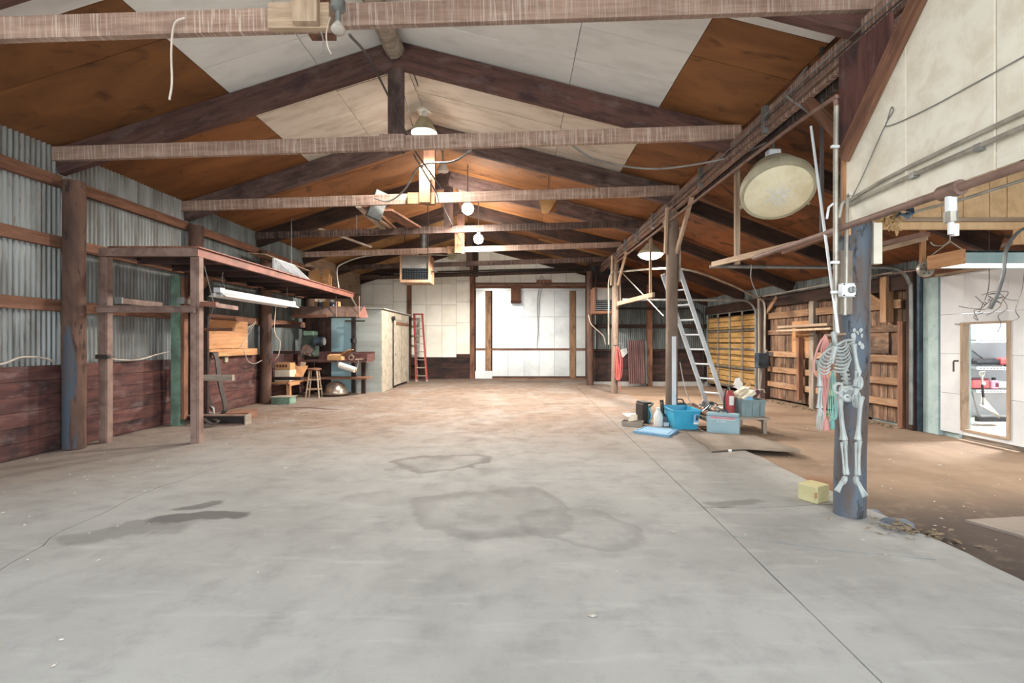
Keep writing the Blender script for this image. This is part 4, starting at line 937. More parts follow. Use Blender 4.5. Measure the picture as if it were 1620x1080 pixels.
# shop light in the front of the side aisle
t = thing('shop_light', 'lit fluorescent strip with a wooden end block hanging on a wire hook', 'light', (4.8, 4.6, 2.1))
YS = 4.55
qa, qb = P(1522, 396, YS), P(1522, 419, YS); zt, zb = qa.z, qb.z; x0 = qa.x
bx('housing', x0, x0+1.9, YS, YS+.03, zb+.02, zt, M['cyan_grey'], t); bx('housing', x0, x0+1.9, YS+.33, YS+.36, zb+.02, zt, M['cyan_grey'], t); bx('housing_top', x0, x0+1.9, YS, YS+.36, zt-.02, zt, M['cyan_grey'], t)
board('end_block', (x0-.0, YS-.02, (zt+zb)/2+.01), (x0+.0, YS+.37, (zt+zb)/2+.01), .03, zt-zb, M['orange_wood'], t)
for dy in (.1, .25): cyl('tube', (x0+.02, YS+dy, zb+.03), (x0+1.85, YS+dy, zb+.03), .02, M['tube_lit'], t)
hk = P(1503, 362, YS+.1)
tube('wire_hook', [hk, hk+V((0, 0, -.1)), P(1503, 382, YS+.1), P(1473, 404, YS+.1)], .005, M['conduit'], t, curve=False); tube('wire_hook', [P(1503, 382, YS+.1), P(1522, 394, YS+.1)], .005, M['conduit'], t, curve=False)
tube('wire_hook', [P(1503, 380, YS+.1), P(1492, 388, YS+.1), P(1478, 388, YS+.1), P(1472, 383, YS+.1)], .005, M['conduit'], t); cyl('hook_stem', hk, (hk.x, YS+.1, roofz(hk.x)-.03), .005, M['conduit'], t, n=6)
d = bpy.data.lights.new('tube_light', 'AREA'); d.shape = 'RECTANGLE'; d.size = 1.8; d.size_y = .3; d.energy = 45; d.color = (1, .97, .85)
o = bpy.data.objects.new('tube_light', d); COL.objects.link(o); o.location = (x0+.95, YS+.18, zb-.0)
t = thing('pulley', 'round perforated pulley disc on an orange bracket under the header', 'pulley', P(1464, 425, 5.2))
q = P(1464, 426, 5.2); Ry = Matrix.Translation(q) @ Matrix.Rotation(math.pi/2, 4, 'X')
lathe('disc', [(.001, -.012), (.07, -.012), (.082, -.02), (.082, .02), (.07, .012), (.001, .012)], M['conduit'], t, Ry, 24)
for i in range(6): a = i*1.047; cyl('hole', q+V((.05*math.cos(a), -.013, .05*math.sin(a))), q+V((.05*math.cos(a), -.015, .05*math.sin(a))), .007, M['black'], t, n=8)
cyl('hub', q+V((0, -.04, 0)), q+V((0, .04, 0)), .018, M['steel_grey'], t); bx('bracket', q.x-.025, q.x+.025, q.y+.02, q.y+.05, q.z, roofz(q.x)-.03, M['orange_wood'], t)
tag(board('channel_beam', P(1390, 388, 5.6), P(1493, 363, 4.95)+V((0, .2, 0)), .1, .05, M['pipe_brown']), 'pinkish steel channel slanting behind the front post', 'steel channel')
tag(board('channel_beam', P(1390, 396, 5.6), P(1493, 369, 4.95)+V((0, .2, 0)), .03, .05, M['tan_wood']), 'pale batten just below the pinkish steel channel', 'batten')
wire('grey flexible conduit hanging in a curve in front of the white door', [P(1640, 352, 4.2), P(1610, 368, 4.2), P(1592, 395, 4.2), P(1588, 430, 4.2), P(1578, 465, 4.2), P(1567, 488, 4.2)], .014, 'steel_grey', 'flexible_conduit', 'conduit')
t = thing('wire_tangle', 'tangle of loose thin wires hanging above the pass door', 'wires', P(1560, 480, 5.5))
for i in range(7):
    q = P(1555+random.uniform(-25, 40), 470+random.uniform(-6, 6), 5.5); pts = [q]
    for s in range(5): q = q+V((random.uniform(-.14, .14), random.uniform(-.03, .03), random.uniform(-.13, .05))); pts.append(q)
    tube('loose_wire', pts, .004, M['wire_dark'], t, 5)
tube('loose_wire', [P(1565, 445, 5.5), P(1563, 460, 5.5), P(1558, 475, 5.5)], .005, M['wire_dark'], t); cyl('hang_wire', P(1565, 445, 5.5), V((P(1565, 445, 5.5).x, 5.5, roofz(5.34)-.03)), .004, M['wire_dark'], t, n=5)
tube('loose_wire', [P(1622, 420, 5.2), P(1617, 460, 5.2), P(1607, 490, 5.2), P(1612, 502, 5.2), P(1600, 508, 5.2)], .005, M['wire_dark'], t)
wire('rusty rope stretched across the aisle to the pulley disc', [P(1375, 437, 6.5), P(1452, 427, 5.3)], .008, 'pipe_brown', 'rope', 'rope', curve=False)

# ------------------------------------------------------------------ skeleton, cords and block at the front post
sk = thing('skeleton_decoration', 'headless pale plastic skeleton decoration hanging on the front log post', 'skeleton', P(1335, 780, 3.7))
def S(x, y, d=0.0): return P(x, y, 3.70+d)
def bone(name, pts, rs, flat=None): return tube(name, pts, rs, M['bone'], sk, 8, False)
def longbone(name, a, b, r, k=1.7):
    a, b = V(a), V(b); pts = [a+(b-a)*s for s in (0, .03, .1, .25, .5, .75, .9, .97, 1)]
    return bone(name, pts, [r*.9, r*k, r*1.35, r, r*.9, r, r*1.4, r*k, r*.8])
# pelvis tilted, spine curving up to the neck at the pole
bone('spine', spline([S(1341, 618), S(1338, 600), S(1333, 580, -.02), S(1327, 562, -.04), S(1322, 545, -.04), S(1318, 525, -.02)], 5), .017)
for i in range(11):
    s = i/10; q = S(1340-14*s*s-6*s, 612-66*s, .0); box('vertebra', q, (.05, .04, .014), M['bone'], sk, .3)
bone('sternum', [S(1322, 548, -.12), S(1318, 562, -.12), S(1317, 575, -.11)], [.018, .016, .008])
for i in range(8):
    y0 = 543+i*4.6; spread = 13+2.2*min(i, 5)-.8*max(0, i-5)
    for sd in (-1, 1):
        dx = spread*sd*(1.0 if sd < 0 else 1.05); cx = 1325-i*.9; lo = 9+i*.9
        up = -7 if sd > 0 else 6
        bone('rib', spline([S(cx+sd*3, y0, -.03), S(cx+dx*.8, y0-2+up*.3, -.02), S(cx+dx, y0+lo*.5+up*.6, -.07), S(cx+dx*.6, y0+lo+up*.3, -.11), S(cx-3+sd*3, y0+lo*.75, -.12)], 3), .0065)
bone('clavicle', spline([S(1322, 547, -.1), S(1336, 539, -.08), S(1352, 537, -.04)], 4), .009); bone('clavicle', spline([S(1318, 549, -.1), S(1306, 557, -.06), S(1297, 566, -.02)], 4), .009)
plate('scapula', [S(1338, 545, .0), S(1352, 538, .0), S(1350, 560, .0)], .012, M['bone'], sk); plate('scapula', [S(1308, 556, .0), S(1296, 566, .0), S(1304, 580, .0)], .012, M['bone'], sk)
longbone('humerus', S(1350, 543, -.03), S(1358, 590, -.05), .014); longbone('humerus', S(1295, 569, -.02), S(1297, 612, -.03), .013)
longbone('radius', S(1354, 587, -.06), S(1353, 612, -.1), .008); longbone('ulna', S(1360, 587, -.06), S(1358, 614, -.1), .008)
longbone('radius', S(1296, 612, -.03), S(1294, 646, -.03), .008); longbone('ulna', S(1299, 612, -.03), S(1299, 646, -.03), .008)
def hand(x, y, sp, L, dd):
    prism_pts = [S(x-sp*.6, y, dd), S(x+sp*.6, y, dd), S(x+sp, y+L*.35, dd), S(x-sp, y+L*.35, dd)]
    plate('palm', prism_pts, .014, M['bone'], sk)
    for i in range(4):
        k = (i-1.5)/1.5; l = L*(.62+.1*(1-abs(k)))
        bone('finger', [S(x+k*sp, y+L*.33, dd), S(x+k*sp*1.15, y+L*.33+l*.4, dd-.012), S(x+k*sp*1.1, y+L*.33+l*.75, dd-.005), S(x+k*sp, y+L*.33+l, dd+.008)], [.0042, .004, .0035, .0025])
    bone('thumb', [S(x+sp*.8, y+L*.1, dd), S(x+sp*1.6, y+L*.35, dd-.02), S(x+sp*1.5, y+L*.6, dd-.025)], [.005, .0045, .003])
hand(1297, 645, 4.0, 36, -.03); hand(1354, 614, 4.2, 30, -.12)
# pelvis: two hip rings, sacrum, pubic bridge
def ringbone(name, cx, cy, rx, ry, d, r, tl=0):
    pts = [S(cx+rx*math.cos(a)*math.cos(tl)-ry*math.sin(a)*math.sin(tl), cy+rx*math.cos(a)*math.sin(tl)+ry*math.sin(a)*math.cos(tl), d) for a in [2*math.pi*i/14 for i in range(15)]]
    return tube(name, pts, r, M['bone'], sk, 8, False)
ringbone('hip_blade', 1326, 614, 6.5, 8, -.06, .011, .3); ringbone('hip_blade', 1358, 606, 5, 9, -.08, .014, .1)
bone('sacrum', spline([S(1331, 620, -.05), S(1340, 616, -.04), S(1350, 616, -.05)], 4), [.03]*9); bone('pubis', spline([S(1328, 624, -.06), S(1335, 630, -.08), S(1343, 632, -.09), S(1352, 626, -.08)], 3), [.018]*10)
ringbone('pelvic_hole', 1340, 628, 4.5, 3.2, -.09, .01); plate('pelvic_plate', [S(1328, 612, -.05), S(1352, 608, -.06), S(1354, 624, -.06), S(1330, 628, -.05)], .02, M['bone'], sk)
longbone('femur', S(1328, 628, -.06), S(1335, 697, -.07), .017); longbone('femur', S(1362, 626, -.08), S(1357, 697, -.09), .015)
for x, y, x2, y2, d in ((1335, 696, 1338, 751, -.08), (1358, 696, 1356, 752, -.1)):
    longbone('tibia', S(x+2, y, d), S(x2+2, y2, d), .011, 1.6); longbone('fibula', S(x-4, y+3, d), S(x2-2, y2, d), .007, 1.3)
def foot(x, y, dx, dy, d):
    bone('heel', spline([S(x+2, y-2, d), S(x+dx*.1, y+6, d), S(x+dx*.4, y+dy*.4, d-.02)], 4), [.012, .017, .02, .02, .02, .02, .02, .018, .016])
    for i in range(5):
        k = (i-2)*1.5; nx, ny = -dy, dx; ln = math.hypot(nx, ny); nx, ny = nx/ln, ny/ln
        bone('toe', [S(x+dx*.3+nx*k*.6, y+dy*.3+ny*k*.6, d-.02), S(x+dx*.7+nx*k, y+dy*.7+ny*k, d-.035), S(x+dx+nx*k*1.5, y+dy+ny*k*1.5, d-.04)], [.0055, .0048, .0035])
foot(1336, 755, -12, 22, -.07); foot(1353, 755, 16, 30, -.09)
# cords beside the skeleton
t = thing('pink_extension_cord', 'pink extension cord looped over a peg beside the skeleton', 'cord', P(1307, 530, 3.85))
Yc = 3.86
tube('cord_loop', [P(1306, 530, Yc), P(1296, 545, Yc), P(1289, 570, Yc), P(1289, 590, Yc), P(1295, 597, Yc)], .008, M['pink_cord'], t)
for i in range(5):
    x = 1300+i*2.8; tube('cord_strand', [P(1307, 530, Yc), P(x, 552, Yc), P(x+random.uniform(-2, 2), 600, Yc+.01), P(1303+i*.8, 640, Yc), P(1304+random.uniform(-3, 3), 672, Yc)], .0055, M['pink_cord'], t)
lathe('plug', [(.012, .07), (.022, .05), (.03, .0), (.028, -.02)], M['pink_cord'], t, Matrix.Translation(P(1306, 676, Yc)), 10, True)
cyl('peg', P(1305, 530, Yc), P(1340, 528, 3.9), .01, M['tan_wood'], t)
t = thing('teal_extension_cord', 'teal extension cord looped behind the skeleton ribs', 'cord', P(1316, 590, 3.88))
for i in range(5):
    x = 1312+i*2.5; tube('cord_strand', [P(1318, 585, 3.9), P(x, 605, 3.9), P(x-2+i, 635, 3.9), P(1312+i*3, 658, 3.9), P(1320, 663, 3.9), P(1323, 650, 3.9), P(1320, 610, 3.9), P(1318, 586, 3.9)], .0045, M['teal_cord'], t)
lathe('plug', [(.01, .05), (.02, .04), (.022, -.01), (.016, -.03)], M['teal_cord'], t, Matrix.Translation(P(1316, 673, 3.9)), 10, True); cyl('cord_end', P(1316, 668, 3.9), P(1318, 640, 3.9), .006, M['teal_cord'], t)
cyl('peg', P(1318, 585, 3.9), P(1345, 583, 3.9), .008, M['tan_wood'], t)
t = thing('foam_block', 'yellow foam block on the floor behind the front post', 'block', (2.68, 4.28, 0))
box('block', (2.62, 4.30, .075), (.19, .17, .15), M['yellow_foam'], t, .5, .008); box('stain_chip', (2.575, 4.185, .08), (.04, .006, .05), M['cardboard'], t, .5)
# rubble around the post foot
for i, (x, y, s, lab) in enumerate(((1383, 806, .06, 'small grey stone just behind the front post'), (1418, 826, .09, 'long grey stone right of the leaf pile'), (1390, 822, .05, 'dark rounded stone in the leaf pile at the front post'))):
    q = P(x, y, 768*1.4/(y-541)); bm = bmesh.new(); bmesh.ops.create_icosphere(bm, subdivisions=2, radius=s)
    for v in bm.verts: v.co = V((v.co.x*(1.5 if i == 1 else 1.1), v.co.y, v.co.z*.55))*(1+.25*mnoise.noise(v.co*18+V((i*5, 0, 0))))
    me = bpy.data.meshes.new('stone'); bm.to_mesh(me); bm.free(); tag(link('stone', me, None, Matrix.Translation((q.x, q.y, s*.4-.055)), M['rock']), lab, 'stone')
lst = []
for i in range(160):
    q = V((2.95+random.gauss(0, .13), 3.62+random.gauss(0, .09), .0)); q.z = (-.05 if q.x > 2.96 else .004)+random.uniform(0, .025)
    a = random.uniform(0, 6.3); L = random.uniform(.012, .035); u = V((math.cos(a), math.sin(a), random.uniform(-.4, .4)))*L; w = V((-math.sin(a), math.cos(a), random.uniform(-.3, .3)))*L*.5
    k = len(lst); lst.append(([q-u, q+w, q+u, q-w+V((0, 0, .004))], [(0, 1, 2, 3)]))
vs, fs = join_parts(lst); o = mesh('leaf_litter', vs, fs, M['leaf']); o['kind'] = 'stuff'; tag(o, 'pile of dry leaves and crumbs at the foot of the front post', 'leaves')
lst = []
for i in range(420):
    r = random.random()
    if r < .45: q = V((random.uniform(-5.8, -2.5), random.uniform(3, 12), .003))
    elif r < .8: q = V((random.uniform(-5.5, 2.8), random.uniform(1.8, 12), .003))
    else: q = V((random.uniform(3.1, 6.2), random.uniform(3.2, 9), -.05))
    a = random.uniform(0, 6.3); L = random.uniform(.004, .018)*(1.8 if random.random() < .1 else 1); u = V((math.cos(a), math.sin(a), 0))*L; w = V((-math.sin(a), math.cos(a), 0))*L*random.uniform(.3, .8)
    lst.append(([q-u, q-w, q+u, q+w, q+V((0, 0, .006))], [(0, 1, 4), (1, 2, 4), (2, 3, 4), (3, 0, 4)]))
vs, fs = join_parts(lst); o = mesh('floor_litter', vs, fs, M['litter']); o['kind'] = 'stuff'; tag(o, 'scattered pale crumbs and chips over the barn floor', 'litter')
# ------------------------------------------------------------------ steel storage deck along the left wall
dk = thing('storage_deck', 'rusty red steel storage deck on posts along the corrugated wall', 'storage deck', (-5.1, 9.9, 0))
SR_, RR_ = M['steel_rust'], M['steel_red']
def channel(name, a, b, w, h, mat, par, open_side=1, th=.012):
    """C-channel from a to b: web of height h, two flanges of width w towards +/- local Y"""
    a, b = V(a), V(b); L = (b-a).length
    vs, fs = join_parts([boxvf((0, 0, 0), (L, th, h)), boxvf((0, open_side*w/2, h/2-th/2), (L, w, th)), boxvf((0, open_side*w/2, -h/2+th/2), (L, w, th))])
    return mesh(name, vs, fs, mat, par, frame((a+b)/2, b-a))
ZD = 2.64
for X, Yp, nm in ((-5.72, 6.76, 'post'), (-4.45, 6.76, 'post')):
    vs, fs = join_parts([boxvf((0, 0, 1.29), (.012, .1, 2.58)), boxvf((-.035, -.045, 1.29), (.08, .012, 2.58)), boxvf((-.035, .045, 1.29), (.08, .012, 2.58)), boxvf((.025, -.0, 1.29), (.04, .09, 2.58))])
    mesh(nm, vs, fs, SR_, dk, Matrix.Translation((X, Yp, 0)))
channel('edge_beam', (-4.42, 6.7, ZD), (-4.42, 13.05, ZD), .06, .11, RR_, dk, 1)
channel('end_beam', (-5.78, 6.70, ZD), (-4.42, 6.70, ZD), .06, .11, SR_, dk, 1)
channel('wall_beam', (-5.64, 6.7, ZD), (-5.64, 13.05, ZD), .06, .11, SR_, dk, -1)
for i in range(9): board('joist', (-5.62, 7.2+.72*i, ZD-.03), (-4.47, 7.2+.72*i, ZD-.03), .06, .1, M['wainscot_dark'], dk)
for i in range(7): x = -5.67+.178*i; board('deck_plank', (x+.08, 6.72, ZD+.075), (x+.08, 13.03, ZD+.075), .17, .03, M['brown'], dk)
bx('deck_edge', -4.49, -4.38, 6.68, 13.05, ZD+.06, ZD+.075, RR_, dk)
channel('cross_bar', (-5.78, 6.66, 1.85), (-4.42, 6.66, 1.85), .05, .09, M['steel_rust'], dk, -1)
for X in (-5.42, -4.58):
    channel('arm', (X, 6.6, 1.965), (X, 7.4, 1.965), .05, .075, M['steel_rust'], dk, 1); bx('arm_end', X-.045, X+.05, 6.585, 6.6, 1.92, 2.01, M['steel_grey'], dk)
channel('bracket_arm', (-4.40, 6.74, 1.93), (-4.19, 6.74, 1.93), .06, .06, M['steel_red'], dk, 1); channel('bracket_arm', (-4.30, 6.9, 1.93), (-4.38, 7.6, 1.93), .05, .06, M['steel_rust'], dk, 1)
for z in (1.20,): bx('clamp', -5.76, -5.60, 6.62, 6.68, z-.03, z+.03, M['steel_dark'], dk); bx('clamp_bolt', -5.66, -5.5, 6.63, 6.65, z-.008, z+.008, M['steel_grey'], dk)
tube('stay_rod', [P(323, 420, 6.95), P(339, 482, 6.95), P(330, 512, 7.1)], .005, M['wire_grey'], dk, curve=False)
# far prop of the deck
fp = thing('steel_prop', 'dark steel prop with a crossbar at the end of the workbench', 'steel prop', (-4.50, 13.25, 0))
bx('prop', -4.58, -4.48, 13.36, 13.46, 0, 2.12, M['steel_dark'], fp); bx('crossbar', -4.75, -4.2, 13.34, 13.36, 1.96, 2.0, M['steel_dark'], fp); cyl('collar', (-4.53, 13.41, 1.38), (-4.53, 13.41, 1.5), .08, M['steel_dark'], fp)
gp = thing('green_post', 'square green painted post under the storage deck', 'post', (-5.74, 8.2, 0))
bx('post', -5.81, -5.66, 8.13, 8.27, 0, 2.52, M['green_post'], gp); bx('side_strip', -5.655, -5.60, 8.15, 8.25, .1, 2.5, M['brown'], gp)
board('brace', (-5.62, 8.2, 2.0), (-5.2, 8.2, 2.5), .06, .1, M['brown'], gp, (0, 1, 0))
bpst = thing('dark_board', 'dark upright board standing beside the green post', 'board', (-5.5, 8.5, 0))
bx('board', -5.60, -5.42, 8.48, 8.53, 0, 2.5, M['wainscot_dark'], bpst); board('peg', (-5.45, 8.45, 1.62), (-4.95, 8.45, 1.62), .05, .05, M['brown'], bpst); board('peg', (-5.45, 8.45, .78), (-4.95, 8.45, .78), .07, .1, M['grey_wood'], bpst)
# fluorescent fixture under the deck
t = thing('strip_light', 'unlit white fluorescent strip light hanging under the storage deck', 'light', (-4.98, 9.4, 2.2))
Lx = -4.98; y0, y1 = 8.05, 10.75; zc = 2.23
vs = []; prof = [(-.05, .06), (.05, .06), (.05, .0), (.15, -.07), (.148, -.075), (.045, -.01), (-.045, -.01), (-.148, -.075), (-.15, -.07), (-.05, 0)]
n = len(prof); vs = [(x, y, z) for y in (y0, y1) for x, z in prof]; fs = [(i, (i+1) % n, n+(i+1) % n, n+i) for i in range(n)]
mesh('reflector', vs, fs, M['white_metal'], t, Matrix.Translation((Lx, 0, zc)))
bx('end_cap', Lx-.055, Lx+.055, y0-.012, y0+.12, zc-.005, zc+.075, M['white_metal'], t); bx('end_cap', Lx-.055, Lx+.055, y1-.1, y1+.012, zc-.005, zc+.07, M['white_metal'], t)
for dx in (-.06, .06): cyl('tube', (Lx+dx, y0+.08, zc-.045), (Lx+dx, y1-.08, zc-.045), .019, M['paper'], t); bx('tube_socket', Lx+dx-.02, Lx+dx+.02, y0+.02, y0+.05, zc-.075, zc-.01, M['white_metal'], t)
for yy in (y0+.15, y1-.25): tube('wire_hook', [(Lx, yy, zc+.06), (Lx+.03, yy, zc+.12), (Lx-.01, yy, zc+.2), (Lx, yy, ZD-.06)], .006, M['wire_grey'], t)
# plywood board and strip on the wall, wires, belts, I-beam
tag(bx('plywood_sheet', -5.925, -5.905, 8.95, 10.62, 1.27, 1.84, M['orange_wood']), 'orange plywood sheet fixed to the wall under the storage deck', 'plywood')
tag(bx('ledge_board', -5.96, -5.87, 9.25, 10.95, 1.12, 1.26, M['orange_wood']), 'pale ledge board on top of the dark wainscot below the plywood sheet', 'board')
tag(bx('ledge_block', -5.93, -5.70, 8.6, 9.2, 1.11, 1.21, M['brown']), 'rough wooden block on the wainscot ledge by the belts', 'block')
wire('pale flex draped along the wainscot top by the near log post', [(-5.93, 5.2, 1.13), (-5.9, 5.55, 1.15), (-5.93, 5.8, 1.22), (-5.94, 6.1, 1.2), (-5.95, 6.24, 1.14)], .012, 'wire_white')
wire('pale flex draped along the wainscot top towards the green post', [(-5.93, 6.9, 1.2), (-5.92, 7.2, 1.14), (-5.92, 7.6, 1.13), (-5.9, 7.95, 1.2), (-5.82, 8.1, 1.24)], .01, 'wire_white')
t = thing('hanging_wires', 'bundle of pale wires hanging by the plywood sheet to an outlet', 'wires', (-5.8, 10.5, 1.1))
for i in range(4): tube('wire', [P(405-i*3, 508+i*2, 10.9), P(392-i*4, 530, 10.6), P(375-i*3, 556, 10.2), P(356+i, 566, 9.9)], .007, M['wire_white'], t)
tube('wire', [P(386, 552, 10.4), P(392, 570, 10.5), P(402, 575, 10.7), P(414, 570, 10.9)], .007, M['wire_white'], t); q = P(354, 568, 9.9); box('outlet_box', q, (.12, .1, .12), M['fix_grey'], t)
t = thing('rubber_belt', 'old black rubber belts hanging in loops by the green post', 'belt', (-5.4, 8.75, 1.2))
def belt(name, pts, w, th, mat):
    pts = spline(pts, 5); vs, fs = [], []; m = len(pts)
    for i, p in enumerate(pts):
        d = (pts[min(i+1, m-1)]-pts[max(i-1, 0)]).normalized(); nn = d.cross(V((0, 1, 0))).normalized()
        for sy, sn in ((-1, -1), (1, -1), (1, 1), (-1, 1)): vs.append(p+V((0, sy*w/2, 0))+nn*(sn*th/2))
    for i in range(m-1):
        for k in range(4): j = (k+1) % 4; fs.append((i*4+k, i*4+j, i*4+4+j, i*4+4+k))
    fs += [(3, 2, 1, 0), tuple((m-1)*4+k for k in range(4))]
    return mesh(name, vs, fs, mat, t)
Yb = 8.75
belt('belt_loop', [P(322, 655, Yb), P(326, 600, Yb), P(331, 565, Yb), P(338, 558, Yb), P(343, 568, Yb), P(348, 605, Yb), P(356, 640, Yb), P(354, 652, Yb), P(343, 656, Yb), P(330, 655, Yb)], .12, .02, M['black_rubber'])
belt('belt_loop', [P(318, 560, Yb+.1), P(312, 575, Yb+.1), P(314, 610, Yb+.1), P(318, 648, Yb+.1)], .2, .03, M['black_rubber'])
belt('belt_tail', [P(328, 570, Yb+.05), P(327, 610, Yb+.05), P(333, 640, Yb+.05), P(338, 648, Yb+.05)], .1, .02, M['steel_dark'])
tube('white_ring', [P(326, 648, Yb-.1), P(333, 653, Yb-.1), P(339, 654, Yb-.1), P(338, 645, Yb-.1), P(335, 643, Yb-.1)], .014, M['paper'], t, curve=False); belt('floor_loop', [P(322, 662, 8.1), P(330, 668, 8.0), P(340, 670, 8.0), P(345, 666, 8.05), P(338, 664, 8.1)], .08, .02, M['black_rubber'])
cyl('belt_peg', P(318, 559, Yb+.1), P(345, 559, Yb+.1), .03, M['brown'], t)
ib = thing('steel_i_beam', 'short rusty steel I-beam lying on the floor at the foot of the deck post', 'steel beam', (-5.1, 8.3, 0))
bx('bottom_flange', -5.6, -4.62, 8.22, 8.37, .0, .016, M['steel_rust'], ib); bx('top_flange', -5.6, -4.62, 8.22, 8.37, .144, .16, M['steel_rust'], ib); bx('web', -5.6, -4.62, 8.288, 8.302, .016, .144, M['steel_dark'], ib); bx('end_plate', -4.62, -4.6, 8.2, 8.39, 0, .17, M['grey_wood'], ib)
tag(box('wood_offcut', (-5.05, 8.85, .07), (.4, .5, .14), M['brown'], None, .2), 'squat brown timber block behind the steel I-beam', 'block')
# things on the deck
t = thing('louver_panel', 'white slatted louver panel lying on the far half of the storage deck', 'louver', (-4.7, 10.0, ZD+.09))
for i in range(9): board('slat', (-4.85, 9.75+.1*i, ZD+.42), (-4.55, 9.8+.1*i, ZD+.13), .07, .015, M['white_metal'], t)
bx('frame', -4.9, -4.86, 9.7, 10.62, ZD+.09, ZD+.44, M['white_metal'], t)
t = thing('torn_cardboard', 'torn tan cardboard sheet standing against the wall at the deck end', 'cardboard', (-5.6, 13.0, ZD+.1))
plate('sheet', [V((-5.6, 13.0, ZD+.1)), V((-5.0, 13.02, ZD+.1)), V((-4.98, 13.02, ZD+.5)), V((-5.15, 13.03, ZD+.75)), V((-5.25, 13.03, ZD+.5)), V((-5.35, 13.05, ZD+.72)), V((-5.6, 13.05, ZD+.65))], .012, M['cardboard'], t)
plate('flap', [V((-5.2, 12.9, ZD+.4)), V((-5.0, 12.85, ZD+.35)), V((-5.02, 12.98, ZD+.7)), V((-5.2, 13.0, ZD+.72))], .01, M['cardboard'], t)
tag(plate('plywood_offcut', [V((-5.85, 10.5, 3.33)), V((-5.45, 10.5, 3.30)), V((-5.4, 12.6, 3.25)), V((-5.85, 12.6, 3.29))], .02, M['tan_wood']), 'pale plywood offcut laid on the wall girt above the deck', 'plywood')
# ------------------------------------------------------------------ workbench corner
wbn = thing('workbench', 'dark plank workbench with a lower shelf in the back corner before the grey shed', 'workbench', (-5.0, 13.1, 0))
for i, yy in enumerate((12.72, 12.93, 13.14)): board('top_plank', (-5.72, yy, .90), (-3.92, yy, .90), .2, .05, M['wainscot'], wbn)
board('back_board', (-5.45, 13.32, 1.03), (-3.92, 13.32, 1.03), .03, .22, M['wainscot'], wbn); board('right_end', (-3.93, 12.62, 1.0), (-3.93, 13.3, 1.0), .03, .16, M['wainscot'], wbn)
for yy in (12.8, 13.05): board('shelf_plank', (-5.72, yy, .45), (-3.95, yy, .45), .22, .045, M['brown'], wbn)
board('side_shelf', (-5.6, 11.42, .43), (-5.6, 12.65, .43), .4, .045, M['orange_wood'], wbn); board('side_front', (-5.4, 11.42, .40), (-5.4, 12.0, .40), .03, .08, M['orange_wood'], wbn)
for xx in (-5.6, -4.2): bx('leg', xx-.05, xx+.05, 13.18, 13.28, 0, .88, M['wainscot_dark'], wbn)
bx('leg', -5.44, -5.36, 11.42, 11.50, 0, .41, M['orange_wood'], wbn)
for z in (1.78, 1.16, .55): board('wall_bracket', (-5.69, 11.36, z), (-5.05, 11.36, z), .14, .07, M['wainscot_dark'], wbn)
ws = thing('wooden_stool', 'tall wooden stool with a round seat in front of the workbench', 'stool', (-5.16, 12.3, 0))
lathe('seat', [(.001, .69), (.15, .69), (.18, .705), (.18, .73), (.15, .745), (.001, .735)], M['brown'], ws, Matrix.Translation((-5.16, 12.3, 0)), 20)
for i in range(4):
    a = math.pi/4+i*math.pi/2+.15; ca, sa = math.cos(a), math.sin(a)
    cyl('leg', (-5.16+.23*ca, 12.3+.23*sa, 0), (-5.16+.12*ca, 12.3+.12*sa, .69), .02, M['tan_wood'], ws, .023, 8)
    a2 = a+math.pi/2; r1, r2 = .215, .18
    for z, r in ((.21, .215), (.45, .17)): cyl('rung', (-5.16+r*ca, 12.3+r*sa, z), (-5.16+r*math.cos(a2), 12.3+r*math.sin(a2), z), .012, M['tan_wood'], ws, n=6)
dm = thing('metal_dome', 'large shiny metal dome standing on the floor under the bench shelf', 'metal dome', (-4.78, 12.75, 0))
lathe('dome', [(.30, .07), (.295, .1), (.27, .2), (.22, .29), (.14, .345), (.05, .37), (.001, .373)], M['chrome'], dm, Matrix.Translation((-4.78, 12.75, 0)), 32)
lathe('rim', [(.16, .0), (.27, .01), (.36, .05), (.375, .07), (.34, .085), (.28, .09)], M['chrome'], dm, Matrix.Translation((-4.78, 12.75, 0)), 32)
cb = thing('cardboard_box', 'open cardboard box with a raised flap on the bench top', 'box', (-4.75, 12.9, .925))
for (a, b, c, d_) in (((-4.98, 12.7), (-4.62, 12.7), 0, 0), ((-4.98, 12.95), (-4.62, 12.95), 0, 0), ((-4.98, 12.7), (-4.98, 12.95), 0, 0), ((-4.62, 12.7), (-4.62, 12.95), 0, 0)):
    plate('box_wall', [V((*a, .927)), V((*b, .927)), V((*b, 1.05)), V((*a, 1.05))], .008, M['cardboard'], cb)
plate('flap', [V((-4.66, 12.70, 1.05)), V((-4.62, 12.95, 1.05)), V((-4.38, 12.98, 1.2)), V((-4.42, 12.68, 1.17))], .01, M['cardboard'], cb); bx('box_bottom', -4.98, -4.62, 12.7, 12.95, .926, .934, M['cardboard'], cb); plate('flap', [V((-4.98, 12.7, 1.05)), V((-4.64, 12.7, 1.05)), V((-4.64, 12.9, 1.08)), V((-4.98, 12.9, 1.08))], .008, M['cardboard'], cb)
t = thing('paper_roll', 'cream paper roll hanging under the bench front', 'roll', (-4.4, 12.6, .72))
cyl('roll', P(537, 577, 12.55), P(562, 585, 12.5), .075, M['paper'], t); cyl('roll_core', P(535, 576.5, 12.55), P(564, 585.5, 12.5), .03, M['cardboard'], t); tube('hang_wire', [P(564, 585, 12.5), P(567, 572, 12.55), P(566, 569, 12.6)], .008, M['wire_grey'], t); tube('hang_wire', [P(536, 577, 12.55), P(534, 570, 12.6)], .008, M['wire_grey'], t)
t = thing('pipe_offcut', 'rusty pipe offcut and rods lying on the bench top', 'pipe', (-4.4, 12.8, .93))
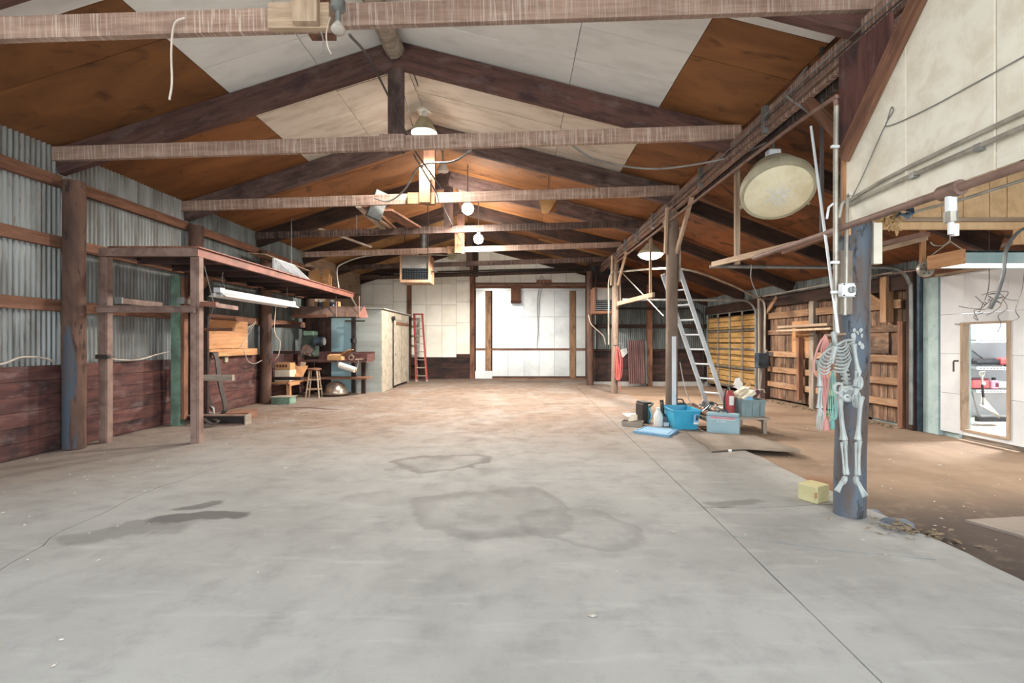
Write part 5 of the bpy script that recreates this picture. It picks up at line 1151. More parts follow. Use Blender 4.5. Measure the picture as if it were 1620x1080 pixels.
lathe('pipe', [(.07, -.15), (.07, .15), (.045, .15), (.045, -.15), (.07, -.15)], M['steel_rust'], t, Matrix.Translation((-4.52+.15, 12.75, .998)) @ rotz(.3) @ Matrix.Rotation(math.pi/2, 4, 'X'), 16); cyl('rod', (-4.25, 12.7, .945), (-3.98, 12.9, .945), .02, M['steel_rust'], t); cyl('rod', (-4.2, 12.85, .945), (-3.97, 12.75, .945), .018, M['grey_wood'], t)
t = thing('carton', 'small printed carton on the side shelf beside the plywood scraps', 'box', (-5.5, 11.7, .46))
box('lower_carton', (-5.62, 11.75, .60), (.36, .32, .27), M['cream_card'], t); box('upper_carton', (-5.62, 11.75, .82), (.34, .3, .16), M['cardboard'], t, .05)
for i in range(4): box('print_mark', (-5.74+.07*i, 11.595, .83), (.04, .004, .06), M['maroon'], t, .05)
t = thing('plywood_scraps', 'pale angular plywood scraps leaning on the side shelf', 'plywood', (-5.1, 11.9, .45))
plate('scrap', [P(455, 592, 11.9), P(462, 598, 11.8), P(478, 596, 11.8), P(484, 573, 11.95), P(467, 573, 11.95), P(460, 566, 11.95), P(453, 580, 11.95)], .015, M['orange_wood'], t); plate('scrap', [P(472, 597, 12.1), P(476, 572, 12.1), P(484, 573, 12.15), P(480, 597, 12.1)], .015, M['tan_wood'], t)
t = thing('green_crate', 'low dark green metal crate on the floor under the side shelf', 'crate', (-5.45, 11.5, 0))
vs, fs = join_parts([boxvf((0, 0, .01), (.4, .3, .02)), boxvf((0, -.15, .08), (.4, .015, .14)), boxvf((0, .15, .08), (.4, .015, .14)), boxvf((-.2, 0, .08), (.015, .3, .14)), boxvf((.2, 0, .08), (.015, .3, .14))])
mesh('tray', vs, fs, M['green_post'], t, Matrix.Translation((-5.35, 11.1, 0))); box('rim', (-5.35, 11.1, .16), (.46, .36, .015), M['grey_wood'], t)
mc = thing('bench_machine', 'dark old machine with a round blue motor in the bench corner', 'machine', (-5.45, 12.95, .93))
box('body', (-5.55, 13.0, 1.28), (.35, .35, .55), M['dark_green'], mc, 0, .03); cyl('motor', (-5.34, 12.8, 1.42), (-5.12, 12.8, 1.42), .12, M['blue_dark'], mc); cyl('motor_cap', (-5.12, 12.8, 1.42), (-5.09, 12.8, 1.42), .10, M['steel_grey'], mc); cyl('flywheel', (-5.55, 12.78, 1.2), (-5.55, 12.82, 1.2), .14, M['steel_rust'], mc); box('top_cover', (-5.55, 13.0, 1.63), (.3, .3, .14), M['green_post'], mc, 0, .03)
for i in range(5): cyl('fitting', (-5.65+.07*i, 12.76, 1.05+.04*(i % 3)), (-5.65+.07*i, 12.70, 1.06+.04*(i % 3)), .025, M['tan_wood' if i % 2 else 'steel_grey'], mc, n=8)
wire('white flex with a socket bulb on the bench corner post', [P(437, 480, 11.1), P(434, 515, 11.1), P(436, 530, 11.1), P(443, 540, 11.1), P(441, 560, 11.1), P(436, 568, 11.1)], .012, 'wire_white')
tr = thing('steel_trough', 'long rusty sheet-steel trough hung above the workbench', 'trough', (-5.1, 12.9, 2.1))
x0, x1, zf = -5.9, -4.22, 2.03
plate('front_sheet', [V((x0, 12.62, 2.06)), V((x1, 12.62, 2.06)), V((x1+.12, 12.8, 2.34)), V((x0, 12.8, 2.34))], .01, M['steel_rust'], tr); plate('bottom_sheet', [V((x0, 12.62, 2.05)), V((x1, 12.62, 2.05)), V((x1, 13.1, 2.05)), V((x0, 13.1, 2.05))], .01, M['steel_dark'], tr)
plate('end_cap', [V((x1+.02, 12.6, 2.04)), V((x1+.30, 12.75, 2.04)), V((x1+.18, 12.8, 2.36))], .012, M['cardboard'] if False else M['steel_red'], tr); board('front_lip', (x0, 12.6, 2.06), (-4.9, 12.6, 2.08), .02, .07, M['brown'], tr)
for xx in (-4.95, -4.45): bx('hook', xx, xx+.03, 12.58, 12.6, 2.06, 2.16, M['orange_wood'], tr)
for xx in (-4.72, -4.12): cyl('hanger', (xx, 12.62, 2.05), (xx, 12.62, 2.6), .014, M['steel_rust'], tr, n=6)
board('hanger', (-4.4, 12.8, 2.6), (-4.25, 12.8, 2.34), .02, .03, M['grey_wood'], tr)
for i, xx in enumerate((-5.25, -4.93)):
    t = thing('insulator_cup', ('left' if i == 0 else 'right')+' one of two blue-steel cups standing on the steel trough', 'cup', (xx, 12.85, 2.06))
    lathe('cup', [(.09, 2.06), (.10, 2.34), (.07, 2.36), (.06, 2.46), (.055, 2.46), (.001, 2.45)], M['blue_dark'], t, Matrix.Translation((xx, 12.9, 0)), 16); lathe('cap', [(.055, 2.46), (.06, 2.52), (.001, 2.53)], M['white_metal'], t, Matrix.Translation((xx, 12.9, 0)), 14)
t = thing('carton', 'brown carton on the shelf behind the two blue-steel cups', 'box', (-5.1, 13.2, 2.05)); bx('carton_body', -5.5, -4.85, 13.1, 13.3, 2.06, 2.5, M['cardboard'], t); bx('carton_seam', -5.5, -4.85, 13.095, 13.1, 2.26, 2.28, M['brown'], t)
# ------------------------------------------------------------------ grey shed
sh = thing('plywood_shed', 'grey painted plywood shed in the back corner with a plank door', 'shed', (-4.9, 15.2, 0))
Zs = 2.33
bx('front_panel', -4.62, -3.83, 13.6, 13.63, 0, Zs, M['shed'], sh); bx('front_panel', -5.22, -4.625, 13.6, 13.63, 0, Zs, M['shed_blue'], sh); bx('front_panel', -5.93, -5.225, 13.59, 13.63, 0, Zs, M['wainscot_dark'], sh)
bx('front_board', -5.6, -5.42, 13.57, 13.59, 0, 2.0, M['wainscot_dark'], sh)
bx('side_panel', -3.83, -3.80, 13.6, 14.75, 0, Zs, M['shed_tan'], sh); bx('side_panel', -3.83, -3.80, 16.72, 16.95, 0, Zs, M['shed'], sh); bx('side_header', -3.83, -3.80, 14.75, 16.72, 2.1, Zs, M['shed_tan'], sh)
dr = bx('shed_door', -3.80, -3.76, 14.78, 16.68, .08, 2.06, M['shed_tan'], sh); bx('door_batten', -3.765, -3.74, 15.0, 16.7, 1.94, 2.04, M['brown'], dr); bx('door_seam', -3.762, -3.757, 15.7, 15.715, .08, 2.06, M['steel_dark'], dr); bx('door_knob', -3.76, -3.72, 14.85, 14.9, 1.0, 1.05, M['steel_grey'], dr)
bx('roof_panel', -5.93, -3.74, 13.55, 16.98, Zs, Zs+.03, M['shed'], sh); cyl('vent_knob', (-3.78, 14.65, 2.12), (-3.7, 14.65, 2.12), .06, M['steel_dark'], sh); bx('door_jamb', -3.81, -3.77, 14.74, 14.78, 0, 2.1, M['steel_dark'], sh)
t = thing('wall_outlet', 'white double outlet on the dark board beside the blue shed wall', 'outlet', (-5.5, 13.55, 1.36)); bx('plate', -5.56, -5.48, 13.555, 13.568, 1.30, 1.42, M['paper'], t); bx('socket', -5.545, -5.495, 13.55, 13.555, 1.37, 1.41, M['cream_card'], t); bx('socket', -5.545, -5.495, 13.55, 13.555, 1.31, 1.35, M['cream_card'], t)
# red step ladder leaning by the end wall
ld = thing('red_stepladder', 'folded red fibreglass stepladder leaning beside the grey shed', 'ladder', (-3.4, 17.4, 0))
aL, bL, aR, bR = V((-3.62, 17.35, 0.0)), V((-3.86, 18.1, 2.42)), V((-3.24, 17.35, 0.0)), V((-3.56, 18.1, 2.42))
board('rail', aL, bL, .06, .09, M['red_fiberglass'], ld, (0, -1, .3)); board('rail', aR, bR, .06, .09, M['red_fiberglass'], ld, (0, -1, .3))
for i in range(8): s = .08+.118*i; board('step', aL+(bL-aL)*s, aR+(bR-aR)*s, .09, .03, M['grey_wood'], ld)
for p_ in (aL, aR): box('foot', p_+V((0, 0, .025)), (.06, .08, .05), M['aluminium'], ld)
board('back_rail', aL+V((.03, .12, 0)), bL+V((.02, .06, -.02)), .03, .05, M['steel_rust'], ld, (0, -1, .3)); board('back_rail', aR+V((.0, .12, 0)), bR+V((.0, .06, -.02)), .03, .05, M['steel_rust'], ld, (0, -1, .3)); board('top_cap', bL+V((-.04, 0, .02)), bR+V((.04, 0, .02)), .16, .05, M['red_fiberglass'], ld)
# ------------------------------------------------------------------ aluminium ladder and red cord
al = thing('aluminium_ladder', 'tall aluminium ladder leaning against the middle log post', 'ladder', (3.8, 9.2, 0))
a1, b1 = V((3.92, 9.0, 0)), V((2.90, 8.72, 2.72)); a2, b2 = V((3.70, 9.32, 0)), V((2.78, 9.04, 2.45))
b2 = a2+(b1-a1)*.98
board('rail', a1, b1, .03, .075, M['aluminium'], al, (.9, .2, .3)); board('rail', a2, b2, .03, .075, M['aluminium'], al, (.9, .2, .3))
for i in range(9): s = (.1+.292*i)/(b1-a1).length*1.0+.03; cyl('rung', a1+(b1-a1)*s, a2+(b1-a1)*s, .017, M['aluminium'], al, n=8)
for p_ in (a1, a2): box('foot', p_+V((0, 0, .02)), (.08, .05, .04), M['black'], al)
t = thing('red_cord_coil', 'red cord coil hanging on the slim log post', 'cord', (2.72, 13.1, 1.2))
for i in range(8):
    x = random.uniform(-4, 4); tube('cord_strand', [P(975, 545, 13.15), P(978+x, 556, 13.12), P(980+x*1.2, 575, 13.1), P(979+x, 596, 13.1), P(977-x*.5, 600, 13.1), P(976-x, 580, 13.1), P(975, 546, 13.15)], .008, M['red_cord'], t, 5)
tube('cord_tail', [P(979, 598, 13.1), P(981, 612, 13.1), P(982, 620, 13.1)], .01, M['red_cord'], t); cyl('hook', P(971, 545, 13.2), P(977, 545, 13.1), .015, M['steel_grey'], t)
t = thing('metal_scoop', 'grey metal scoop hanging beside the red cord', 'scoop', P(984, 550, 13.2)); plate('scoop_sheet', [P(981, 553, 13.25), P(991, 550, 13.3), P(993, 558, 13.25), P(985, 566, 13.2), P(982, 562, 13.2)], .02, M['steel_grey'], t); tube('scoop_wire', [P(983, 552, 13.25), P(986, 545, 13.25), P(976, 543, 13.2)], .008, M['wire_grey'], t)
tube_ = tag(tube('post_conduit', [P(963, 545, 13.1), P(963, 480, 13.1), P(964, 440, 13.1), P(975, 425, 13.15)], .02, M['conduit'], None, 8), 'pale conduit strapped up the slim log post', 'conduit')
t = thing('leaning_sheet', 'rusty brown corrugated sheet leaning against the dark end wall', 'corrugated sheet', (3.95, 15.9, 0))
me = corr_mesh('sheet', .54, 1.42); me.materials.append(M['rust_corr']); link('sheet', me, t, Matrix.Translation((4.16, 15.78, .05)) @ Matrix.Rotation(-.12, 4, 'X') @ Rm)
me = corr_mesh('sheet', .2, 1.4); me.materials.append(M['galv_dark']); link('sheet', me, t, Matrix.Translation((4.27, 15.86, .05)) @ Matrix.Rotation(-.1, 4, 'X') @ Rm)
wire('pale cord dangling from the dark heater', [P(931, 498, 15.3), P(935, 512, 15.3), P(945, 522, 15.3), P(955, 532, 15.3), P(958, 545, 15.3)], .014, 'wire_white')
tag(bx('shelf_plank', xr(10.2)-.5, xr(10.2)-.08, 9.4, 11.2, 1.72, 1.77, M['tan_wood']), 'long pale plank shelf on the barn board wall', 'shelf')
tag(cyl('shelf_pipe', (xr(10)-.46, 9.35, 1.66), (xr(10)-.46, 11.3, 1.66), .025, M['tan_wood']), 'round pole just under the pale plank shelf', 'pole')
# floor boards and debris by the right wall
lst = []
for i in range(150):
    y_ = random.uniform(8.2, 12.3); q = V((xr(y_)-.12-abs(random.gauss(0, .12)), y_, -.045)); a = random.uniform(0, 6.3); L = random.uniform(.02, .06); u = V((math.cos(a), math.sin(a), random.uniform(-.3, .3)))*L; w = V((-math.sin(a), math.cos(a), 0))*L*.5
    lst.append(([q-u, q+w, q+u, q-w, q+V((0, 0, .02))], [(0, 1, 4), (1, 2, 4), (2, 3, 4), (3, 0, 4)]))
vs, fs = join_parts(lst); o = mesh('wall_debris', vs, fs, M['leaf']); o['kind'] = 'stuff'; tag(o, 'crumbled debris along the foot of the barn board wall', 'debris')
# ------------------------------------------------------------------ things around the middle post
def hollow(name, s, th, mat, par, Mx, taper=.9):
    """open-topped tub of outer size s, narrower at the base"""
    a, b, h = s[0]/2, s[1]/2, s[2]; vs = []
    for (k, z, d) in ((taper, 0, 0), (1, h, 0), (1, h, th), (taper, th, th)):
        for i, j in ((-1, -1), (1, -1), (1, 1), (-1, 1)): vs.append((i*(a*k-d), j*(b*k-d), z))
    fs = [(3, 2, 1, 0), (12, 13, 14, 15)]
    for r in range(3):
        for i in range(4): j = (i+1) % 4; fs.append((r*4+i, r*4+j, r*4+4+j, r*4+4+i))
    return mesh(name, vs, fs, mat, par, Mx)
t = thing('blue_tote', 'open bright blue plastic tote on the floor at the middle log post', 'tote', (2.70, 8.05, 0))
Tm = Matrix.Translation((2.70, 8.06, 0)) @ rotz(0.0)
hollow('tub', (.42, .66, .31), .008, M['blue_tote'], t, Tm, .84)
for s_, c_ in (((.46, .02, .02), (0, -.335, .305)), ((.46, .02, .02), (0, .335, .305)), ((.02, .68, .02), (-.22, 0, .305)), ((.02, .68, .02), (.22, 0, .305))): box('rim', V((2.70, 8.06, 0))+V(c_), s_, M['blue_tote'], t)
st = plate('sticker', [V((2.80, 7.735, .12)), V((2.88, 7.735, .12)), V((2.88, 7.72, .25)), V((2.80, 7.72, .25))], .004, M['sky_blue'], t); plate('sticker_mark', [V((2.83, 7.73, .15)), V((2.875, 7.73, .15)), V((2.875, 7.715, .24)), V((2.84, 7.715, .24))], .004, M['wire_blue'] if 'wire_blue' in M else M['blue_dark'], st); plate('sticker_code', [V((2.80, 7.74, .09)), V((2.88, 7.74, .09)), V((2.88, 7.735, .12)), V((2.80, 7.735, .12))], .004, M['paper'], st)
tag(lathe('tape_ring', [(.05, 0), (.075, 0), (.075, .05), (.05, .05), (.05, 0)], M['sky_blue'], None, Matrix.Translation((2.72, 8.1, .012))), 'pale ring of tape lying inside the blue tote', 'tape')
t = thing('tote_lid', 'dusty blue tote lid lying flat on the concrete before the tote', 'lid', (2.15, 7.5, 0))
cs = [V((1.79, 7.47, 0)), V((2.07, 7.88, 0)), V((2.50, 7.60, 0)), V((2.22, 7.13, 0))]; cc = sum(cs, V())/4
prism('lid_plate', [(p.x, p.y) for p in reversed(cs)], .012, .028, M['blue_lid'], t); prism('lid_inset', [((p*.84+cc*.16).x, (p*.84+cc*.16).y) for p in reversed(cs)], .028, .034, M['blue_lid'], t)
for i in range(4): a, b = cs[i], cs[(i+1) % 4]; board('lid_rim', a+V((0, 0, .018)), b+V((0, 0, .018)), .025, .036, M['blue_lid'], t)
t = thing('wood_tray', 'tan cardboard tray with crumpled paper on the floor left of the tools', 'tray', (1.95, 8.25, 0))
hollow('tray', (.34, .24, .08), .01, M['cream_card'] if False else M['grey_wood'], t, Matrix.Translation((1.93, 8.15, 0)) @ rotz(-.35), .95)
for i in range(5): q = V((1.98+random.uniform(-.1, .12), 8.18+random.uniform(-.06, .06), .07)); plate('crumpled_paper', [q+V((-.06, 0, 0)), q+V((.05, -.03, .02)), q+V((.06, .03, .10)), q+V((-.03, .02, .12))], .006, M['cardboard'] if i % 2 else M['cream_card'], t)
t = thing('tool_case', 'black and teal tool case standing behind the white jug', 'tool case', (2.22, 8.45, 0))
box('case_body', (2.17, 8.48, .17), (.1, .3, .34), M['steel_dark'], t, .2, .015); box('case_face', (2.235, 8.44, .16), (.05, .26, .3), M['teal_plastic'], t, .2, .015)
tube('handle', [(2.23, 8.36, .27), (2.29, 8.33, .31), (2.32, 8.34, .35), (2.26, 8.38, .34)], .018, M['dark_green'], t); tube('strap', [(2.25, 8.3, .28), (2.28, 8.28, .15), (2.25, 8.3, .03)], .012, M['sky_blue'], t); box('case_lid', (2.2, 8.47, .35), (.14, .28, .03), M['black'], t, .2)
t = thing('white_jug', 'white plastic jug standing beside the black torch', 'jug', (2.34, 8.05, 0))
lathe('jug', [(.001, 0), (.07, 0), (.076, .015), (.076, .16), (.065, .21), (.032, .265), (.026, .275), (.026, .285)], M['paper'], t, Matrix.Translation((2.345, 8.1, 0)), 18, True); lathe('cap', [(.03, .285), (.03, .305), (.001, .305)], M['white_metal'], t, Matrix.Translation((2.345, 8.1, 0)), 14)
t = thing('cordless_tool', 'upright black electric tool with a grey motor between jug and tote', 'tool', (2.48, 8.2, 0))
cyl('shaft', (2.455, 8.22, .18), (2.445, 8.25, .42), .032, M['black'], t); lathe('motor', [(.055, 0), (.065, .03), (.065, .13), (.045, .18), (.03, .2)], M['dark_green'], t, Matrix.Translation((2.455, 8.22, .0)), 14, True); box('battery', (2.47, 8.1, .03), (.08, .07, .06), M['white_metal'], t); box('shaft_light', (2.43, 8.22, .32), (.008, .008, .12), M['white_metal'], t); box('motor_guard', (2.455, 8.15, .1), (.1, .02, .1), M['tool_mix'], t)
t = thing('blue_tool_bag', 'dark tool bag on the floor behind the blue tote', 'bag', (2.9, 8.75, 0))
box('bag', (2.92, 8.82, .16), (.3, .3, .28), M['blue_dark'], t, .1, .05); tube('bag_handle', [(2.82, 8.8, .29), (2.88, 8.8, .36), (2.98, 8.8, .36), (3.02, 8.8, .29)], .014, M['black'], t)
tag(bx('paper_sheet', 2.05, 2.5, 9.05, 9.5, 0, .012, M['paper']), 'white flat sheet lying on the floor left of the middle post', 'sheet')
# low wooden platform with clutter
pf = thing('low_platform', 'low slatted wooden platform on stubby legs loaded with clutter', 'platform', (3.4, 8.1, 0))
for i in range(5): board('slat', (2.98, 7.76+.19*i, .185), (4.0, 7.76+.19*i, .185), .16, .03, M['grey_wood'], pf)
for xx in (3.05, 3.92):
    board('bearer', (xx, 7.68, .15), (xx, 8.6, .15), .06, .04, M['grey_wood'], pf)
    for yy in (7.72, 8.55): bx('leg', xx-.03, xx+.03, yy-.03, yy+.03, -.055 if xx > 2.96 else 0, .13, M['grey_wood'], pf)
board('ramp_board', (3.0, 8.45, .30), (3.14, 7.72, .215), .12, .03, M['brown'], pf)
gc = thing('grey_blue_case', 'pale blue-grey upright case with a dark handle standing before the platform', 'case', (3.17, 7.5, -.05))
u = (V((3.37, 7.36, 0))-V((2.97, 7.60, 0))).normalized(); Mg = frame(V((3.20, 7.56, .125)), u)
link('case_body', boxmesh(.47, .15, .35, M['case_blue'], .012), gc, Mg)
link('red_band', boxmesh(.36, .004, .03, M['pink']), gc, Mg @ Matrix.Translation((.0, -.0755, .105))); link('white_line', boxmesh(.38, .004, .006, M['paper']), gc, Mg @ Matrix.Translation((.0, -.0755, .08)))
for i, (x_, w_) in enumerate(((-.055, .016), (-.012, .012), (.008, .014), (.028, .012), (.046, .01))): link('label_mark', boxmesh(w_, .004, .016 if i == 0 else .012, M['paper']), gc, Mg @ Matrix.Translation((x_-.01, -.0755, .05)))
tube('handle', [Mg @ V((-.07, 0, .175)), Mg @ V((-.05, 0, .21)), Mg @ V((.05, 0, .21)), Mg @ V((.07, 0, .175))], .014, M['blue_dark'], gc)
link('lid_seam', boxmesh(.472, .152, .006, M['steel_dark']), gc, Mg @ Matrix.Translation((0, 0, .13)))
fe = thing('fire_extinguisher', 'dusty red fire extinguisher with a white label standing on the platform', 'fire extinguisher', (3.48, 8.0, .2))
lathe('cylinder', [(.001, 0), (.085, 0), (.09, .015), (.09, .3), (.075, .36), (.035, .395), (.03, .41)], M['red_metal'], fe, Matrix.Translation((3.48, 8.0, .2)), 20)
vs, fs = [], []
for j in (0, 1):
    for i in range(7): a = -1.9+.9*i/6; vs.append((.0915*math.cos(a), .0915*math.sin(a), .17+.15*j))
for i in range(6): fs.append((i, i+1, i+8, i+7))
mesh('label', vs, fs, M['paper'], fe, Matrix.Translation((3.48, 8.0, .2)), True)
cyl('valve', (3.48, 8.0, .6), (3.48, 8.0, .66), .022, M['steel_grey'], fe); board('lever', (3.46, 8.0, .66), (3.56, 7.97, .69), .025, .015, M['steel_dark'], fe); tube('hose', [(3.46, 7.97, .63), (3.40, 7.93, .6), (3.375, 7.93, .45), (3.38, 7.94, .27)], .013, M['black'], fe)
gb = thing('grey_bin', 'grey-green plastic bin of rubbish on the platform', 'bin', (3.78, 7.95, .2))
hollow('tub', (.40, .36, .27), .008, M['grey_plastic'], gb, Matrix.Translation((3.78, 7.97, .202)) @ rotz(.05), .92)
for s_, c_ in (((.42, .025, .03), (0, -.18, .455)), ((.42, .025, .03), (0, .18, .455))): box('rim', V((3.78, 7.97, 0))+V(c_), s_, M['grey_plastic'], gb, .05)
for i in range(3): box('rib', V((3.66+.12*i, 7.795, .33)), (.02, .01, .22), M['grey_plastic'], gb, .05)
box('clasp', (3.99, 7.98, .38), (.02, .08, .06), M['black'], gb)
def junk(name, label, cat, mat, pts, th=.02): return tag(plate(name, [V(p) for p in pts], th, M[mat]), label, cat)
Yj = 8.0
junk('white_card', 'crumpled white card sticking up from the clutter behind the extinguisher', 'card', 'paper', [P(1159, 611, 8.2), P(1164, 598, 8.25), P(1171, 597, 8.25), P(1170, 602, 8.25), P(1176, 607, 8.2), P(1170, 616, 8.15)], .01)
junk('tan_card', 'torn tan card at the top of the clutter', 'card', 'cardboard', [P(1180, 608, 8.25), P(1185, 602, 8.25), P(1189, 606, 8.25), P(1184, 615, 8.2), P(1177, 611, 8.2)], .01)
for i, (lab, a, b, mt) in enumerate((('long cream carton lying aslant in the grey bin, upper one', (1165, 626, 8.1), (1182, 614, 8.2), 'cream_card'), ('long cream carton lying aslant in the grey bin, lower one', (1172, 632, 8.0), (1190, 619, 8.05), 'cream_card'))):
    tag(board('carton', P(*a), P(*b), .16, .07, M[mt]), lab, 'carton')
tag(board('maroon_box', P(1191, 626, 8.05), P(1198, 617, 8.05), .12, .08, M['maroon']), 'dark maroon box leaning out of the grey bin', 'box')
t = thing('light_blue_bag', 'light blue plastic bag bulging from the grey bin', 'bag', P(1184, 634, 7.95))
for i, (x_, y_, r_, mt) in enumerate(((1182, 634, .05, 'sky_blue'), (1187, 632, .05, 'sky_blue'), (1190, 635, .045, 'paper'), (1176, 636, .035, 'pink'))):
    bm = bmesh.new(); bmesh.ops.create_icosphere(bm, subdivisions=2, radius=r_)
    for v in bm.verts: v.co *= 1+.3*mnoise.noise(v.co*25+V((i*3, 1, 0)))
    me = bpy.data.meshes.new('bag_fold'); bm.to_mesh(me); bm.free(); link('bag_fold', me, t, Matrix.Translation(P(x_, y_, 7.93)), M[mt])
wire('bent grey bracket arm hooked over the grey bin edge', [P(1196, 622, 8.05), P(1200, 617, 8.05), P(1207, 616, 8.05), P(1210, 621, 8.05)], .012, 'conduit', 'bracket_arm', 'bracket')
# heap of small tools behind the case: each a thing of its own
labs = ['blue-handled pliers', 'bent steel bracket', 'wooden handle', 'grey wrench', 'steel spanner', 'tan stick', 'dark clamp', 'thin rod', 'coiled steel wire', 'pale batten piece', 'brown block', 'steel file']
spots = ['nearest the blue tote', 'under the ladder foot', 'leaning on the extinguisher', 'at the back of the heap', 'beside the dark tool bag', 'on top of the heap', 'at the front of the heap', 'across the middle of the heap', 'left of the extinguisher', 'between ladder and tote', 'by the platform edge', 'over the ramp board']
for i, (l_, s_) in enumerate(zip(labs, spots)):
    x_, y_ = 3.03+.36*((i*5) % 12)/12, 7.85+.55*((i*7) % 12)/12; a = random.uniform(0, 3.14); L = random.uniform(.12, .3); z = .23+.09*random.random()
    m = M[['blue_dark', 'tool_mix', 'tan_wood', 'tool_mix', 'tool_mix', 'tan_wood', 'black', 'steel_grey', 'wire_grey', 'cream_card', 'brown', 'tool_mix'][i]]
    t = thing('hand_tool', l_+' in the tool heap '+s_, 'tool', (x_, y_, .2), 'tool heap on the low platform')
    d_ = V((math.cos(a), math.sin(a), random.uniform(.1, .6))).normalized()
    board('shank', V((x_, y_, z))-d_*L*.3, V((x_, y_, z))+d_*L*.7, .022, .016, m, t)
    e = V((x_, y_, z))+d_*L*.7
    if i % 3 == 0: lathe('head', [(.018, -.01), (.04, -.01), (.04, .01), (.018, .01), (.018, -.01)], m, t, Matrix.Translation(e) @ Matrix.Rotation(a, 4, 'X'), 10)
    elif i % 3 == 1: box('head', e, (.07, .04, .03), m, t, a, .005)
    else: cyl('head', e-d_*.06, e+d_*.02, .018, m, t, n=8)
t = thing('folded_chair_frame', 'grey folded metal frame lying by the ladder foot', 'metal frame', (3.35, 8.6, .2))
for i in range(4): tube('frame_bar', [P(1105+i*7, 655, 8.3), P(1112+i*8, 634+i*2, 8.35), P(1122+i*7, 640, 8.3)], .012, M['steel_grey'], t)
# sheet lying over the slab edge
tag(prism('floor_sheet', [(2.62, 7.5), (2.55, 7.1), (2.50, 6.4), (2.45, 6.15), (2.9, 6.28), (3.55, 6.10), (3.62, 6.25), (3.5, 7.2)], .012, .022, paint('grey_hardboard', '#8d8175', '#776b5f', 2.0, .8)), 'warped grey-brown hardboard sheet lying over the slab edge', 'sheet')
for i, (x_, y_, l_) in enumerate(((1155, 717, 'small pale pebble at the near edge of the hardboard sheet'), (1098, 672, 'red scrap of plastic on the floor right of the blue tote'))):
    q = P(x_, y_, 768*1.4/(y_-541)); tag(box('scrap', (q.x, q.y, .015 if i else .035), (.05, .03, .03), M['red_metal' if i else 'paper'], None, .4, .008), l_, 'scrap')
# ------------------------------------------------------------------ store room seen through the pass door
d = bpy.data.lights.new('added_store_light', 'AREA'); d.shape = 'RECTANGLE'; d.size = 1.2; d.size_y = .4; d.energy = 260; d.color = (.95, .98, 1)  # unseen lamp added to brighten the store room
o = bpy.data.objects.new('added_store_light', d); COL.objects.link(o); o.location = (8.2, 7.4, 2.82)
t = thing('added_store_lamp', 'added flat ceiling lamp, out of view, brightening the store room behind the pass door', 'lamp', (8.2, 7.4, 2.9)); bx('housing', 7.6, 8.8, 7.2, 7.6, 2.85, 2.9, M['white_metal'], t); bx('diffuser', 7.62, 8.78, 7.22, 7.58, 2.835, 2.85, M['tube_lit'], t)
sh = thing('steel_shelving', 'perforated grey steel shelving in the store room behind the pass door', 'shelving', (8.7, 8.85, 0))
for z in (1.45, .955, .545): bx('shelf', 8.2, 9.7, 8.68, 9.05, z-.035, z, M['steel_grey'], sh); bx('shelf_edge', 8.2, 9.7, 8.665, 8.68, z-.045, z+.005, M['white_metal'], sh)
for z in (1.45, .955, .545):
    for i in range(18): bx('slot', 8.25+.06*i, 8.28+.06*i, 8.66, 8.665, z-.03, z-.015, M['steel_dark'], sh)
for xx in (8.88, 9.62): bx('upright', xx-.03, xx+.04, 8.62, 8.66, .02, 2.2, M['steel_dark'], sh); bx('upright_flange', xx+.04, xx+.07, 8.63, 8.65, .02, 2.2, M['conduit'], sh)
board('cross_brace', (8.25, 9.06, 1.42), (8.8, 9.06, 1.0), .015, .02, M['steel_grey'], sh)
t = thing('leaf_blower', 'black and red leaf blower lying on the middle shelf of the store room', 'leaf blower', (8.8, 8.85, .96)); cyl('nozzle', (8.35, 8.85, 1.03), (8.75, 8.85, 1.04), .035, M['black'], t, .05); box('motor', (8.9, 8.85, 1.05), (.28, .16, .14), M['red_metal'], t, 0, .03); box('battery', (9.0, 8.85, .99), (.14, .14, .06), M['black'], t)
tag(box('tool_roll', (8.6, 8.92, 1.05), (.5, .1, .1), M['steel_dark'], None, 0, .03), 'dark roll behind the leaf blower on the store shelf', 'roll')
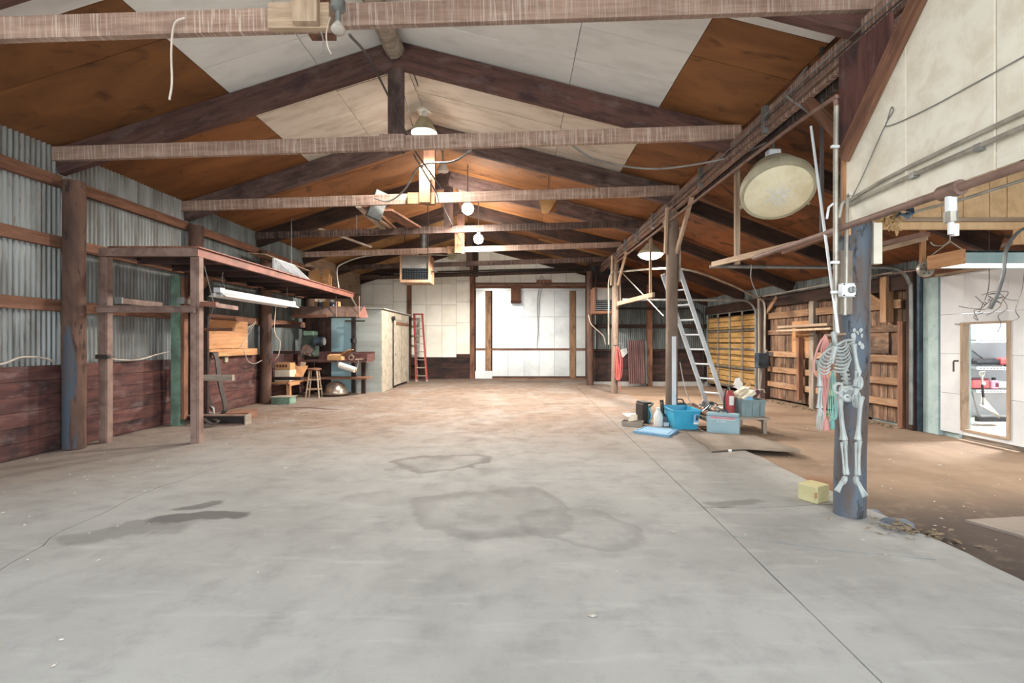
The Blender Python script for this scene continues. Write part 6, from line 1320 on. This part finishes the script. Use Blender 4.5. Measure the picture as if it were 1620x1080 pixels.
t = thing('red_tool_box', 'red tool box on the low store room shelf', 'tool box', (8.4, 8.85, .55)); box('body', (8.36, 8.85, .64), (.3, .2, .16), M['red_metal'], t, 0, .02); box('lid', (8.36, 8.85, .735), (.3, .2, .03), M['maroon'], t, 0, .01); cyl('badge', (8.4, 8.745, .66), (8.4, 8.74, .66), .03, M['paper'], t)
t = thing('pink_jug', 'small pink jug with a black cap on the low store room shelf', 'jug', (8.63, 8.8, .55)); box('body', (8.63, 8.8, .63), (.14, .1, .16), M['pink'], t, 0, .02); cyl('cap', (8.63, 8.8, .71), (8.63, 8.8, .76), .03, M['black'], t); box('label', (8.64, 8.747, .63), (.06, .003, .07), M['maroon'], t)
t = thing('paper_roll', 'white paper roll lying on the low store room shelf', 'roll', (8.85, 8.8, .55)); cyl('roll', (8.78, 8.85, .62), (8.86, 8.7, .62), .07, M['paper'], t); cyl('core', (8.859, 8.702, .62), (8.862, 8.696, .62), .025, M['black'], t)
sv = thing('snow_shovel', 'grey snow shovel with a D handle leaning in the store room', 'shovel', (8.3, 8.1, .02))
A_, B_ = P(1553, 590, 8.0), P(1556, 640, 8.0)
tube('shaft', [A_, B_], .014, M['conduit'], sv, 8, False); tube('grip_sleeve', [P(1554, 608, 8.0), P(1555.5, 628, 8.0)], .018, M['steel_dark'], sv, 8, False); tube('d_handle', [P(1549, 589, 8.0), P(1550, 594, 8.0), P(1554, 597, 8.0), P(1557, 593, 8.0), P(1558, 588, 8.0), P(1549, 588, 8.0)], .009, M['conduit'], sv, 8, False)
vs, fs = [], []
for j in range(7):
    s = j/6
    for i in range(7):
        k = (i-3)/3; base = P(1551+30*s, 638+24*s, 8.0); off = V((.10*k*(1-.2*s), .09*k, .08*k*(1-s)+.06*k*k)); vs.append(base+off)
for j in range(6):
    for i in range(6): a = j*7+i; fs.append((a, a+1, a+8, a+7))
mesh('blade', vs, fs, M['conduit'], sv, None, True)
t = thing('push_broom', 'long black push broom on the store room floor', 'broom', (8.3, 8.5, .02)); cyl('handle', P(1537, 617, 8.3), P(1548, 658, 8.4), .012, M['steel_grey'], t); bx('head', 8.0, 8.75, 8.42, 8.5, .02, .1, M['black'], t); bx('head_bar', 8.05, 8.7, 8.43, 8.49, .1, .13, M['steel_grey'], t)
